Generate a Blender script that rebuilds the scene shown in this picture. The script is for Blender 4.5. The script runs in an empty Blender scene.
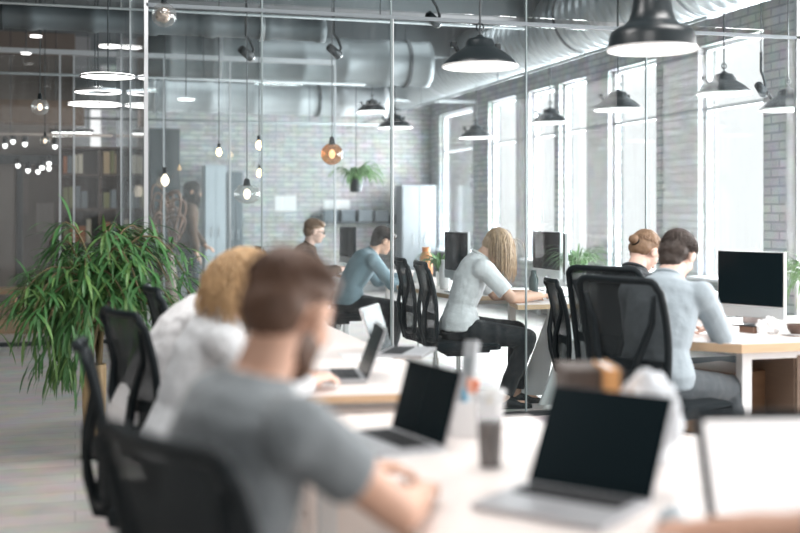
import bpy, bmesh, math, random
from mathutils import Vector, Matrix, noise
random.seed(7)
SC = bpy.context.scene
COL = SC.collection
T = math.radians(16.3); sT, cT = math.sin(T), math.cos(T)
FPX = 1111.0; CAMH = 1.38; HY = 211.0
def W(px, d, z=0.0):
    """photo column + distance along the view axis -> place in the room"""
    l = (px-400)/FPX*d
    return Vector((d*sT+l*cT, d*cT-l*sT, z))
def G(px, py, z=0.0):
    return W(px, FPX*(CAMH-z)/(py-HY), z)
V = Vector
# ---------------------------------------------------------------- materials
MATS = {}
def mat(name, col, rough=.6, metal=0, spec=.5, noise_amt=0, noise_scale=8, bump=0, bump_scale=40, emit=None, emit_s=0, trans=0, alpha=1, ior=1.45, sheen=0, stretch=None):
    if name in MATS: return MATS[name]
    m = bpy.data.materials.new(name); m.use_nodes = True
    nt = m.node_tree; b = nt.nodes['Principled BSDF']
    b.inputs['Base Color'].default_value = (*col, 1)
    b.inputs['Roughness'].default_value = rough
    b.inputs['Metallic'].default_value = metal
    b.inputs['Specular IOR Level'].default_value = spec
    b.inputs['Transmission Weight'].default_value = trans
    b.inputs['IOR'].default_value = ior
    b.inputs['Alpha'].default_value = alpha
    if sheen: b.inputs['Sheen Weight'].default_value = sheen
    if emit:
        b.inputs['Emission Color'].default_value = (*emit, 1); b.inputs['Emission Strength'].default_value = emit_s
    if noise_amt or bump:
        tc = nt.nodes.new('ShaderNodeTexCoord'); mp = nt.nodes.new('ShaderNodeMapping')
        if stretch: mp.inputs['Scale'].default_value = stretch
        nt.links.new(tc.outputs['Object'], mp.inputs['Vector'])
    if noise_amt:
        n = nt.nodes.new('ShaderNodeTexNoise'); n.inputs['Scale'].default_value = noise_scale; n.inputs['Detail'].default_value = 5
        r = nt.nodes.new('ShaderNodeMix'); r.data_type = 'RGBA'
        r.inputs[6].default_value = (*[max(0, c*(1-noise_amt)) for c in col], 1)
        r.inputs[7].default_value = (*[min(1, c*(1+noise_amt)) for c in col], 1)
        nt.links.new(mp.outputs[0], n.inputs['Vector']); nt.links.new(n.outputs['Fac'], r.inputs[0]); nt.links.new(r.outputs[2], b.inputs['Base Color'])
    if bump:
        n2 = nt.nodes.new('ShaderNodeTexNoise'); n2.inputs['Scale'].default_value = bump_scale; n2.inputs['Detail'].default_value = 4
        bp = nt.nodes.new('ShaderNodeBump'); bp.inputs['Strength'].default_value = bump; bp.inputs['Distance'].default_value = .02
        nt.links.new(mp.outputs[0], n2.inputs['Vector']); nt.links.new(n2.outputs['Fac'], bp.inputs['Height']); nt.links.new(bp.outputs[0], b.inputs['Normal'])
    MATS[name] = m; return m
def glass_mat(name, tint=(1, 1, 1), haze=.0, streak=0.0, refl=1.0):
    """thin clear sheet: transparent with fresnel reflection, plus optional pale haze and vertical streaks painted in as reflections"""
    if name in MATS: return MATS[name]
    m = bpy.data.materials.new(name); m.use_nodes = True; nt = m.node_tree; nt.nodes.clear()
    o = nt.nodes.new('ShaderNodeOutputMaterial'); t = nt.nodes.new('ShaderNodeBsdfTransparent'); t.inputs[0].default_value = (*tint, 1)
    g = nt.nodes.new('ShaderNodeBsdfGlossy'); g.inputs['Roughness'].default_value = .02
    lw = nt.nodes.new('ShaderNodeLayerWeight'); pw = nt.nodes.new('ShaderNodeMath'); pw.operation = 'POWER'; pw.inputs[1].default_value = 5
    mu = nt.nodes.new('ShaderNodeMath'); mu.operation = 'MULTIPLY_ADD'; mu.inputs[1].default_value = .9; mu.inputs[2].default_value = .035*refl; mu.use_clamp = True
    nt.links.new(lw.outputs['Facing'], pw.inputs[0]); nt.links.new(pw.outputs[0], mu.inputs[0])
    mx = nt.nodes.new('ShaderNodeMixShader'); nt.links.new(mu.outputs[0], mx.inputs[0]); nt.links.new(t.outputs[0], mx.inputs[1]); nt.links.new(g.outputs[0], mx.inputs[2])
    last = mx
    if haze:
        d = nt.nodes.new('ShaderNodeBsdfDiffuse'); d.inputs[0].default_value = (.85, .88, .9, 1)
        tr = nt.nodes.new('ShaderNodeBsdfTranslucent'); tr.inputs[0].default_value = (.85, .88, .9, 1)
        ad = nt.nodes.new('ShaderNodeMixShader'); ad.inputs[0].default_value = .5
        nt.links.new(d.outputs[0], ad.inputs[1]); nt.links.new(tr.outputs[0], ad.inputs[2])
        m2 = nt.nodes.new('ShaderNodeMixShader'); m2.inputs[0].default_value = haze
        if streak:  # pale vertical streaks painted in to imitate reflections on the glass
            tc = nt.nodes.new('ShaderNodeTexCoord'); mp = nt.nodes.new('ShaderNodeMapping'); mp.inputs['Scale'].default_value = (9, 9, .12)
            n = nt.nodes.new('ShaderNodeTexNoise'); n.inputs['Scale'].default_value = 1.6; n.inputs['Detail'].default_value = 6; n.inputs['Roughness'].default_value = .75
            mr = nt.nodes.new('ShaderNodeMapRange'); mr.inputs[1].default_value = .42; mr.inputs[2].default_value = .75; mr.inputs[3].default_value = haze*.5; mr.inputs[4].default_value = haze+streak
            nt.links.new(tc.outputs['Object'], mp.inputs[0]); nt.links.new(mp.outputs[0], n.inputs['Vector']); nt.links.new(n.outputs['Fac'], mr.inputs[0]); nt.links.new(mr.outputs[0], m2.inputs[0])
        nt.links.new(mx.outputs[0], m2.inputs[1]); nt.links.new(ad.outputs[0], m2.inputs[2]); last = m2
    nt.links.new(last.outputs[0], o.inputs[0]); MATS[name] = m; return m
def brick_mat(name, c1, c2, mortar, scale=1, rough=.9, axis='YZ', bw=.25, bh=.075, bump=.4, msize=.01):
    m = bpy.data.materials.new(name); m.use_nodes = True; nt = m.node_tree; b = nt.nodes['Principled BSDF']; b.inputs['Roughness'].default_value = rough
    tc = nt.nodes.new('ShaderNodeTexCoord'); sp = nt.nodes.new('ShaderNodeSeparateXYZ'); cb = nt.nodes.new('ShaderNodeCombineXYZ')
    nt.links.new(tc.outputs['Object'], sp.inputs[0])
    if axis == 'XYZ':
        ad = nt.nodes.new('ShaderNodeMath'); ad.operation = 'ADD'; nt.links.new(sp.outputs['X'], ad.inputs[0]); nt.links.new(sp.outputs['Y'], ad.inputs[1]); nt.links.new(ad.outputs[0], cb.inputs['X'])
        nt.links.new(sp.outputs['Z'], cb.inputs['Y'])
    else:
        nt.links.new(sp.outputs[axis[0]], cb.inputs['X']); nt.links.new(sp.outputs[axis[1]], cb.inputs['Y'])
    br = nt.nodes.new('ShaderNodeTexBrick'); nt.links.new(cb.outputs[0], br.inputs['Vector'])
    br.inputs['Color1'].default_value = (*c1, 1); br.inputs['Color2'].default_value = (*c2, 1); br.inputs['Mortar'].default_value = (*mortar, 1)
    br.inputs['Scale'].default_value = scale; br.inputs['Brick Width'].default_value = bw; br.inputs['Row Height'].default_value = bh; br.inputs['Mortar Size'].default_value = msize
    n = nt.nodes.new('ShaderNodeTexNoise'); n.inputs['Scale'].default_value = 5; n.inputs['Detail'].default_value = 6; nt.links.new(tc.outputs['Object'], n.inputs['Vector'])
    mx = nt.nodes.new('ShaderNodeMix'); mx.data_type = 'RGBA'; mx.blend_type = 'MULTIPLY'; mx.inputs[0].default_value = .5
    nt.links.new(br.outputs['Color'], mx.inputs[6]); nt.links.new(n.outputs['Color'], mx.inputs[7])
    hs = nt.nodes.new('ShaderNodeHueSaturation'); hs.inputs['Saturation'].default_value = .8; hs.inputs['Value'].default_value = 1.4; nt.links.new(mx.outputs[2], hs.inputs['Color'])
    nt.links.new(hs.outputs[0], b.inputs['Base Color'])
    if bump:
        bp = nt.nodes.new('ShaderNodeBump'); bp.inputs['Strength'].default_value = bump; bp.inputs['Distance'].default_value = .01
        iv = nt.nodes.new('ShaderNodeMath'); iv.operation = 'SUBTRACT'; iv.inputs[0].default_value = 1; nt.links.new(br.outputs['Fac'], iv.inputs[1])
        nt.links.new(iv.outputs[0], bp.inputs['Height']); nt.links.new(bp.outputs[0], b.inputs['Normal'])
    MATS[name] = m; return m
# ---------------------------------------------------------------- mesh builder
class MB:
    def __init__(s): s.bm = bmesh.new()
    def box(s, c, size, rz=0, bev=0, M=None, ry=0, rx=0):
        r = bmesh.ops.create_cube(s.bm, size=1); vs = r['verts']
        bmesh.ops.scale(s.bm, vec=size, verts=vs)
        if bev:
            es = list({e for v in vs for e in v.link_edges})
            rr = bmesh.ops.bevel(s.bm, geom=es, offset=bev, segments=2, affect='EDGES', profile=.7)
            vs = list({v for f in rr['faces'] for v in f.verts} | {v for v in vs if v.is_valid})
            fs = {f for v in vs for f in v.link_faces}; vs = list({v for f in fs for v in f.verts})
        mm = Matrix.Translation(V(c)) @ Matrix.Rotation(rz, 4, 'Z') @ Matrix.Rotation(ry, 4, 'Y') @ Matrix.Rotation(rx, 4, 'X')
        if M: mm = M @ mm
        bmesh.ops.transform(s.bm, matrix=mm, verts=vs); return s
    def loft(s, rings, caps=True, closed=True):
        R = [[s.bm.verts.new(p) for p in r] for r in rings]; n = len(R[0])
        for a, b in zip(R, R[1:]):
            for i in range(n if closed else n-1):
                j = (i+1) % n
                s.bm.faces.new((a[i], a[j], b[j], b[i]))
        if caps:
            s.bm.faces.new(list(reversed(R[0]))); s.bm.faces.new(R[-1])
        return s
    def tube(s, pts, r, n=10, flat=1.0, caps=True, up=None):
        pts = [V(p) for p in pts]; rs = r if isinstance(r, (list, tuple)) else [r]*len(pts)
        rings = []; prev = None
        for i, p in enumerate(pts):
            t = (pts[min(i+1, len(pts)-1)]-pts[max(i-1, 0)])
            if t.length < 1e-7: t = V((0, 0, 1))
            t.normalize()
            if prev is None:
                u = up or (V((0, 0, 1)) if abs(t.z) < .9 else V((1, 0, 0)))
            else: u = prev
            x = t.cross(u)
            if x.length < 1e-5: x = t.cross(V((1, .3, .2)))
            x.normalize(); y = x.cross(t).normalized(); prev = y
            rings.append([p + x*math.cos(2*math.pi*k/n)*rs[i] + y*math.sin(2*math.pi*k/n)*rs[i]*flat for k in range(n)])
        return s.loft(rings, caps)
    def lathe(s, prof, c=(0, 0, 0), n=32, M=None, caps=True, sq=None):
        rings = []
        for r, z in prof:
            rings.append([V((c[0]+r*math.cos(2*math.pi*k/n), c[1]+r*math.sin(2*math.pi*k/n), c[2]+z)) for k in range(n)])
        if M: rings = [[M @ p for p in r] for r in rings]
        return s.loft(rings, caps)
    def ell(s, c, r, rot=None, n=16, m=10):
        mm = Matrix.Translation(V(c)) @ ((rot.to_4x4()) if rot else Matrix.Identity(4)) @ Matrix.Diagonal((*r, 1))
        bmesh.ops.create_uvsphere(s.bm, u_segments=n, v_segments=m, radius=1, matrix=mm); return s
    def cap(s, p0, r0, p1, r1, n=14):
        p0, p1 = V(p0), V(p1); ax = p1-p0; L = ax.length
        if L < 1e-6: return s.ell(p0, (r0,)*3)
        ax.normalize(); pts = []; rs = []
        for k in range(5):
            a = math.pi/2*(k/5); pts.append(p0-ax*r0*math.cos(a)); rs.append(max(.0005, r0*math.sin(a)))
        pts.append(p0); rs.append(r0); pts.append(p1); rs.append(r1)
        for k in range(4, -1, -1):
            a = math.pi/2*(k/5); pts.append(p1+ax*r1*math.cos(a)); rs.append(max(.0005, r1*math.sin(a)))
        up = V((0, 0, 1)) if abs(ax.z) < .9 else V((1, 0, 0))
        x = ax.cross(up).normalized(); y = x.cross(ax).normalized()
        return s.loft([[p+x*math.cos(2*math.pi*k/n)*r+y*math.sin(2*math.pi*k/n)*r for k in range(n)] for p, r in zip(pts, rs)])
    def prism(s, poly, z0, z1, bev=0):
        a = [s.bm.verts.new((p[0], p[1], z0)) for p in poly]; b = [s.bm.verts.new((p[0], p[1], z1)) for p in poly]
        n = len(poly); area = sum(poly[i][0]*poly[(i+1) % n][1]-poly[(i+1) % n][0]*poly[i][1] for i in range(n))
        if area < 0: a.reverse(); b.reverse()
        s.bm.faces.new(list(reversed(a))); s.bm.faces.new(b)
        for i in range(n): s.bm.faces.new((a[i], a[(i+1) % n], b[(i+1) % n], b[i]))
        return s
    def quad(s, pts):
        s.bm.faces.new([s.bm.verts.new(p) for p in pts]); return s
    def mesh(s, name='mesh', smooth=False, fixn=True):
        if fixn: bmesh.ops.recalc_face_normals(s.bm, faces=s.bm.faces)
        me = bpy.data.meshes.new(name); s.bm.to_mesh(me); s.bm.free()
        if smooth:
            for p in me.polygons: p.use_smooth = True
        return me
def link(name, me, mats, parent=None, loc=None, rz=None):
    o = bpy.data.objects.new(name, me); COL.objects.link(o)
    for m in (mats if isinstance(mats, (list, tuple)) else [mats]):
        if m: me.materials.append(m)
    if parent: o.parent = parent
    if loc is not None: o.location = loc
    if rz is not None: o.rotation_euler.z = rz
    return o
def part(name, mb, m, parent=None, smooth=False, label=None, fixn=True):
    o = link(name, mb.mesh(name, smooth, fixn), m, parent)
    if smooth == 'auto':
        pass
    if label: o['label'] = label
    return o
def autosmooth(o, ang=35):
    me = o.data
    for p in me.polygons: p.use_smooth = True
    me.set_sharp_from_angle(angle=math.radians(ang)); return o
def thing(name, label, cat, loc=(0, 0, 0), rz=0, group=None):
    o = bpy.data.objects.new(name, None); COL.objects.link(o); o.location = loc; o.rotation_euler = (0, 0, rz)
    o.empty_display_size = .1
    o['label'] = label; o['category'] = cat
    if group: o['group'] = group
    return o
def tag(o, label, cat, group=None):
    o['label'] = label; o['category'] = cat
    if group: o['group'] = group
    return o
def struct(name, mb, m, parent=None, smooth=False):
    o = part(name, mb, m, parent, smooth)
    if not parent: o['kind'] = 'structure'
    return o
def copy_tree(o, parent=None):
    c = o.copy(); COL.objects.link(c)
    if parent: c.parent = parent
    for ch in [x for x in KIDS.get(o.name, [])]: copy_tree(ch, c)
    return c
KIDS = {}
def register(o):
    KIDS[o.name] = [x for x in COL.objects if x.parent == o]
    for k in KIDS[o.name]: register(k)
def dup(root, label, loc, rz=0, group=None):
    if root.name not in KIDS: register(root)
    r = copy_tree(root); r['label'] = label; r.location = loc; r.rotation_euler = (0, 0, rz)
    if group: r['group'] = group
    return r
TEX = {}
def cloudtex(sz):
    if sz not in TEX:
        t = bpy.data.textures.new('folds', 'CLOUDS'); t.noise_scale = sz; t.noise_depth = 2; TEX[sz] = t
    return TEX[sz]
def fuse(mb, voxel=.006, smooth=4, folds=0, fold_size=.09):
    """several overlapping solids -> one continuous skin"""
    me = mb.mesh('tmp'); o = bpy.data.objects.new('tmp', me); COL.objects.link(o)
    r = o.modifiers.new('r', 'REMESH'); r.mode = 'VOXEL'; r.voxel_size = voxel; r.use_smooth_shade = True
    if folds:
        d = o.modifiers.new('d', 'DISPLACE'); d.texture = cloudtex(fold_size); d.strength = folds; d.mid_level = .5
    if smooth:
        s = o.modifiers.new('s', 'SMOOTH'); s.iterations = smooth; s.factor = .5
    dg = bpy.context.evaluated_depsgraph_get(); dg.update()
    ev = o.evaluated_get(dg); out = bpy.data.meshes.new_from_object(ev)
    for p in out.polygons: p.use_smooth = True
    bpy.data.objects.remove(o); bpy.data.meshes.remove(me)
    return out
# ---------------------------------------------------------------- shared materials
BLK = mat('black_plastic', (.008, .013, .016), .5, spec=.25)
BLKF = mat('black_fabric', (.008, .013, .016), .9, spec=.2)
WHT = mat('white_laminate', (.86, .79, .755), .35, noise_amt=.02)
WHTM = mat('white_metal', (.80, .81, .82), .35)
SIL = mat('silver_metal', (.62, .63, .65), .35, .85)
ALU = mat('brushed_aluminium', (.55, .57, .59), .4, .7)
CHROME = mat('chrome', (.8, .8, .8), .15, 1)
STEELD = mat('dark_steel', (.05, .058, .062), .4, .5)
WOOD = mat('plywood_edge', (.62, .43, .27), .55, noise_amt=.2, noise_scale=6, stretch=(1, 1, 12))
WOODD = mat('brown_wood', (.20, .115, .065), .6, noise_amt=.3, noise_scale=4, stretch=(1, 1, 6))
PAPER = mat('paper', (.86, .86, .86), .8)
CERAM = mat('white_ceramic', (.85, .85, .85), .25)
SCREEN = mat('dark_display', (.006, .012, .015), .22, spec=.12)
# ---------------------------------------------------------------- floor
fm = brick_mat('pale_plank_floor', (.50, .46, .435), (.60, .56, .53), (.38, .35, .33), axis='XY', bw=1.4, bh=.19, bump=.05, msize=.003, rough=.38)
struct('floor', MB().box((2, 10, -.05), (18, 30, .1)), fm)
# brick pillars between the windows
XW = 6.0
bw = brick_mat('grey_painted_brick', (.36, .38, .39), (.50, .52, .53), (.28, .30, .31), axis='XYZ', bw=.24, bh=.08)
wins = [(-1.2, 0.2), (.9, 2.3), (3.0, 4.4), (5.2, 6.4), (7.0, 8.05), (8.76, 9.86), (10.7, 11.82), (12.4, 13.2), (13.35, 14.2), (14.66, 15.75), (16.45, 18.1)]  # unseen windows on the camera side are added to let in light
ZB, ZT, ZC = .70, 3.02, 3.75
mb = MB(); edges = [-2.4]
for a, b in wins: edges += [a, b]
edges.append(19.4)
for i in range(0, len(edges), 2): mb.box((XW+.1, (edges[i]+edges[i+1])/2, ZC/2), (.2, edges[i+1]-edges[i], ZC))
for a, b in wins:
    mb.box((XW+.1, (a+b)/2, ZB/2), (.2, b-a, ZB)); mb.box((XW+.1, (a+b)/2, (ZT+ZC)/2), (.2, b-a, ZC-ZT))
struct('wall_right', mb, bw)
WF = mat('window_frame_white', (.78, .80, .82), .4)
PG = glass_mat('window_glass', (1, 1, 1))
for i, (a, b) in enumerate(wins):
    m = MB(); c = (a+b)/2; w = b-a; x = XW+.10
    for y in (a+.03, b-.03): m.box((x, y, (ZB+ZT)/2), (.05, .04, ZT-ZB))
    for z in (ZB+.02, ZT-.02, ZT-.62): m.box((x, c, z), (.05, w, .035))
    f = struct('window_%d' % (i+1), m, WF)
    part('pane', MB().box((x, c, (ZB+ZT)/2), (.008, w-.1, ZT-ZB-.1)), PG, f)
    part('sill', MB().box((XW+.0, c, ZB+.015), (.26, w+.04, .03), bev=.006), WF, f)
# radiators below the windows
rad = thing('radiator', 'white panel radiator under the tall window right of the big monitor', 'radiator', (XW-.09, 9.3, 0), 0, 'radiators under the windows')
m = MB().box((0, 0, .38), (.05, .95, .46), bev=.01)
for k in range(18): m.box((-.03, -.43+k*.05, .38), (.012, .028, .42), bev=.004)
part('panel', m, WHTM, rad)
for y in (-.35, .35): part('foot', MB().box((0, y, .08), (.03, .03, .16)), WHTM, rad)
dup(rad, 'white panel radiator under the second tall window from the right', (XW-.09, 11.25, 0), 0)
dup(rad, 'white panel radiator under the window behind the spider plant', (XW-.09, 13.3, 0), 0)
# back wall, side wall, ceiling of the room behind the glass
wb = brick_mat('white_washed_brick', (.44, .445, .445), (.56, .56, .555), (.30, .31, .31), axis='XZ', bw=.26, bh=.085)
YB = 18.6
struct('wall_back', MB().box((3.6, YB+.1, ZC/2), (6.4, .2, ZC)), wb)
DK = mat('dark_plaster', (.075, .08, .082), .7, noise_amt=.2)
BR = mat('taupe_plaster', (.185, .155, .135), .8, noise_amt=.12, noise_scale=2)
struct('wall_inner', MB().box((-2.2, 15.6, ZC/2), (4.4, .2, ZC)), BR)
struct('wall_left', MB().box((-4.2, 6.6, ZC/2), (.2, 18.2, ZC)), BR)
struct('wall_return', MB().box((.1, 17.15, ZC/2), (.2, 2.9, ZC)), mat('grey_plaster', (.30, .31, .32), .8))
cm = mat('grey_concrete_ceiling', (.10, .118, .125), .8, noise_amt=.3, noise_scale=1.5)
struct('ceiling', MB().box((1, 8.6, ZC+.1), (12, 22.4, .2)), cm)
BEAM = mat('painted_beam', (.14, .16, .17), .6, noise_amt=.15)
BEAMB = mat('brown_beam', (.20, .13, .09), .7, noise_amt=.3)
for i, (y, z, h, w, x0, x1, mm) in enumerate([(9.0, 3.60, .3, .22, -4, 6, BEAM), (11.0, 3.58, .34, .25, -4, 6, BEAM), (13.6, 3.55, .4, .25, .6, 6, BEAM), (16.2, 3.5, .5, .25, .6, 6, BEAM)]):
    struct('trim_%d' % (i+1), MB().box(((x0+x1)/2, y, z), (x1-x0, w, h)), mm)
struct('trim_5', MB().box((-2.0, 13.3, 2.50), (4.2, .3, .26)), BEAMB)
struct('trim_6', MB().box((-2.0, 15.3, 2.05), (4.2, .25, .12)), STEELD)
struct('door_1', MB().box((-1.25, 15.47, 1.0), (1.0, .05, 2.0)), mat('taupe_door', (.235, .20, .18), .6))
m = MB()
for x in (-1.8, -.7): m.box((x, 15.45, 1.02), (.07, .1, 2.04))
m.box((-1.25, 15.45, 2.06), (1.17, .1, .08)); struct('trim_7', m, STEELD)
struct('baseboard_back', MB().box((3.6, YB-.02, .06), (6.4, .03, .12)), WF)
# low wooden platform on the left
pl = MB().box((-1.9, 14.3, .08), (4.4, 2.2, .16)); struct('trim_8', pl, mat('orange_wood_platform', (.46, .27, .14), .45, noise_amt=.25, noise_scale=3, stretch=(1, 8, 8)))
tag(part('wooden_bench', MB().box((-1.75, 13.9, .44), (2.4, .42, .06), bev=.01).box((-2.8, 13.9, .285), (.06, .38, .25)).box((-.7, 13.9, .285), (.06, .38, .25)), mat('bench_wood', (.42, .24, .12), .5, noise_amt=.2)), 'low orange wooden bench on the platform behind the palm', 'bench')
# ---------------------------------------------------------------- glass partition across the room
YG = 6.95
GM = glass_mat('partition_glass', (.93, .965, .97), haze=.012, streak=.045, refl=.28)
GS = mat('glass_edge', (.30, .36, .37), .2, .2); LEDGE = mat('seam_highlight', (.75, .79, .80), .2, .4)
gp = thing('glass_partition', 'full-height frameless glass partition of clear panes across the office behind the palm', 'glass partition', (0, YG, 0))
def gx(px): u = (px-400)/FPX; return YG*(sT+u*cT)/(cT-u*sT)
seams = [gx(146), gx(262), gx(391), gx(526), gx(646), gx(797), XW]
ZG = 2.63
for a, b in zip(seams, seams[1:]):
    part('glass_pane', MB().box(((a+b)/2, 0, (.03+ZG)/2), (b-a-.012, .012, ZG-.05)), GM, gp)
    part('upper_pane', MB().box(((a+b)/2, 0, (ZG+.05+ZC)/2), (b-a-.012, .012, ZC-ZG-.06)), GM, gp)
for s in seams[1:-2]:
    part('seam', MB().box((s, 0, ZG/2+.9/2), (.010, .016, ZG+.9)), GS, gp)
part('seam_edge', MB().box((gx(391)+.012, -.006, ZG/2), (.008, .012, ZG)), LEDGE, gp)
part('top_rail', MB().box(((seams[0]+XW)/2, 0, ZG+.01), (XW-seams[0], .03, .022)), mat('rail_grey', (.20, .23, .25), .6), gp)
part('floor_rail', MB().box(((seams[0]+XW)/2, 0, .015), (XW-seams[0], .05, .03)), STEELD, gp)
for x, y in ((gx(146), 0), (gx(797), 0), (gx(146), 8.83-YG), (gx(146), 10.6-YG)):
    part('post', MB().box((x, y, ZC/2), (.024, .03, ZC-.01)), ALU, gp)
for a, b in ((.03, 1.86), (1.90, 3.63), (3.67, 5.0)):
    part('return_pane', MB().box((gx(146), (a+b)/2, ZC/2), (.012, b-a, ZC-.1)), GM, gp)
part('return_rail', MB().box((gx(146), 2.52, .015), (.05, 5.0, .03)), STEELD, gp)
# second glass partition deeper in the room
gp2 = thing('glass_partition', 'second glass partition with slim bright mullions, deep in the room', 'glass partition', (0, 12.0, 0))
def gx2(px, Y=12.0): u = (px-400)/FPX; return Y*(sT+u*cT)/(cT-u*sT)
GM2 = glass_mat('rear_partition_glass', (.95, .97, .97), haze=.02, streak=.05)
s2 = [-4.0, -2.2, -1.0, gx2(60), gx2(74), gx2(118), gx2(164), gx2(230), gx2(335)]
for a, b in zip(s2, s2[1:]): part('glass_pane', MB().box(((a+b)/2, 0, 1.5), (b-a-.01, .012, 2.95)), GM2, gp2)
for s in s2[1:]: part('mullion', MB().box((s, 0, 1.5), (.018, .03, 3.0)), ALU if s != s2[5] else STEELD, gp2)
part('top_rail', MB().box(((s2[0]+s2[-1])/2, 0, 3.02), (s2[-1]-s2[0], .06, .05)), ALU, gp2)
part('floor_rail', MB().box(((s2[0]+s2[-1])/2, 0, .02), (s2[-1]-s2[0], .06, .04)), STEELD, gp2)
# ---------------------------------------------------------------- ducts and pipes
GALV = mat('galvanised_duct', (.50, .54, .56), .38, .85, noise_amt=.15, noise_scale=5)
def spiral_duct(label, p0, p1, r, m=GALV, rib=.16, ends=True):
    p0, p1 = V(p0), V(p1); L = (p1-p0).length; d = (p1-p0)/L
    t = thing('air_duct', label, 'duct', p0)
    pts = []; rs = []; n = int(L/rib)
    for k in range(n):
        a = k*rib
        for da, rr in ((0, r), (rib*.78, r), (rib*.82, r+.012), (rib*.96, r+.012)): pts.append(d*(a+da)); rs.append(rr)
    part('duct', MB().tube(pts, rs, 36), m, t, smooth=True)
    k = 1.0
    while k < L:
        part('hanger', MB().tube([d*k+V((0, 0, r)), d*k+V((0, 0, ZC-p0.z))], .006, 6), STEELD, t)
        part('clamp', MB().tube([d*(k-.02), d*(k+.02)], r+.02, 36), STEELD if k % 3 < 1 else ALU, t, smooth=False); k += 2.2
    return t
spiral_duct('large galvanised ribbed ventilation duct running along the window side', (5.0, 7.1, 3.36), (5.0, 18.2, 3.36), .37)
spiral_duct('slimmer ribbed duct between the large duct and the window wall', (5.62, 7.1, 3.36), (5.62, 9.6, 3.36), .16)
spiral_duct('wide smooth duct crossing the ceiling behind the large dome lamp', (.55, 12.6, 3.12), (4.5, 12.6, 3.12), .26, m=mat('painted_grey_duct', (.20, .225, .235), .42, .35), rib=.5)
spiral_duct('lower pale duct crossing the room at the rear', (-.0, 15.0, 2.90), (4.5, 15.0, 2.90), .20, m=mat('painted_pale_duct', (.50, .53, .55), .5, .2), rib=.6)
spiral_duct('dark crossing duct just behind the partition top', (-3.8, 9.9, 3.02), (2.3, 9.9, 3.02), .10, m=mat('painted_duct', (.13, .15, .16), .5, .3), rib=.5)
def pipe(label, pts, r, m, name='pipe'):
    a, b = V(pts[0]), V(pts[1]); t = thing('pipe', label, 'pipe', a); part('tube', MB().tube([(0, 0, 0), b-a], r, 10), m, t, smooth=True)
    n = max(2, int((b-a).length/2.5))
    for k in range(n): q = (b-a)*((k+.5)/n); part('hanger', MB().tube([q, (q.x, q.y, ZC-a.z)], .004, 6), STEELD, t)
LP = mat('pale_pipe', (.36, .39, .40), .4, .2)
pipe('thin pale pipe spanning under the ceiling just above the pendant hook', [(-3.9, 8.6, 2.90), (3.6, 8.6, 2.90)], .010, LP)
pipe('pale sprinkler pipe crossing at mid height of the ducts', [(-3.9, 11.6, 2.74), (3.0, 11.6, 2.74)], .014, LP)
pipe('grey cable tray pipe low over the rear desks', [(-.0, 14.2, 2.52), (3.9, 14.2, 2.52)], .016, LP)
pipe('thin pale pipe highest below the rear beam', [(.6, 16.0, 3.05), (5.9, 16.0, 3.05)], .025, LP)
pipe('thin brown-grey pipe low along the dark left rear', [(-3.9, 12.8, 2.22), (.4, 12.8, 2.22)], .016, mat('brown_pipe', (.25, .2, .17), .5))
pipe('thin pipe running along the window side under the big duct', [(4.45, 7.2, 2.80), (4.45, 18.4, 2.80)], .012, LP)
# ceiling light panels
LPAN = mat('ceiling_panel_light', (.9, .9, .9), .5, emit=(.95, .98, 1), emit_s=1.5)
for lab, x, y, sx, sy in [('flat lit ceiling panel left of the round seam, above the wide duct', 1.6, 14.8, 1.2, .9), ('flat lit ceiling panel above the hanging camera', 2.6, 11.9, 1.1, .9), ('flat lit ceiling panel nearest the black dome pendant', 3.1, 10.1, 1.0, .8), ('flat lit ceiling panel farthest back over the brick wall', 3.4, 17.2, 1.2, .8), ('flat lit ceiling panel over the seated woman behind the glass', 3.9, 12.2, .9, .8)]:
    t = thing('ceiling_light_panel', lab, 'ceiling light', (x, y, ZC-.03), 0, 'ceiling light panels')
    part('diffuser', MB().box((0, 0, 0), (sx, sy, .03)), LPAN, t); m = MB()
    for s in (-1, 1): m.box((s*(sx/2+.02), 0, 0), (.04, sy+.08, .05)); m.box((0, s*(sy/2+.02), 0), (sx, .04, .05))
    part('frame', m, WHTM, t)
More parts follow.
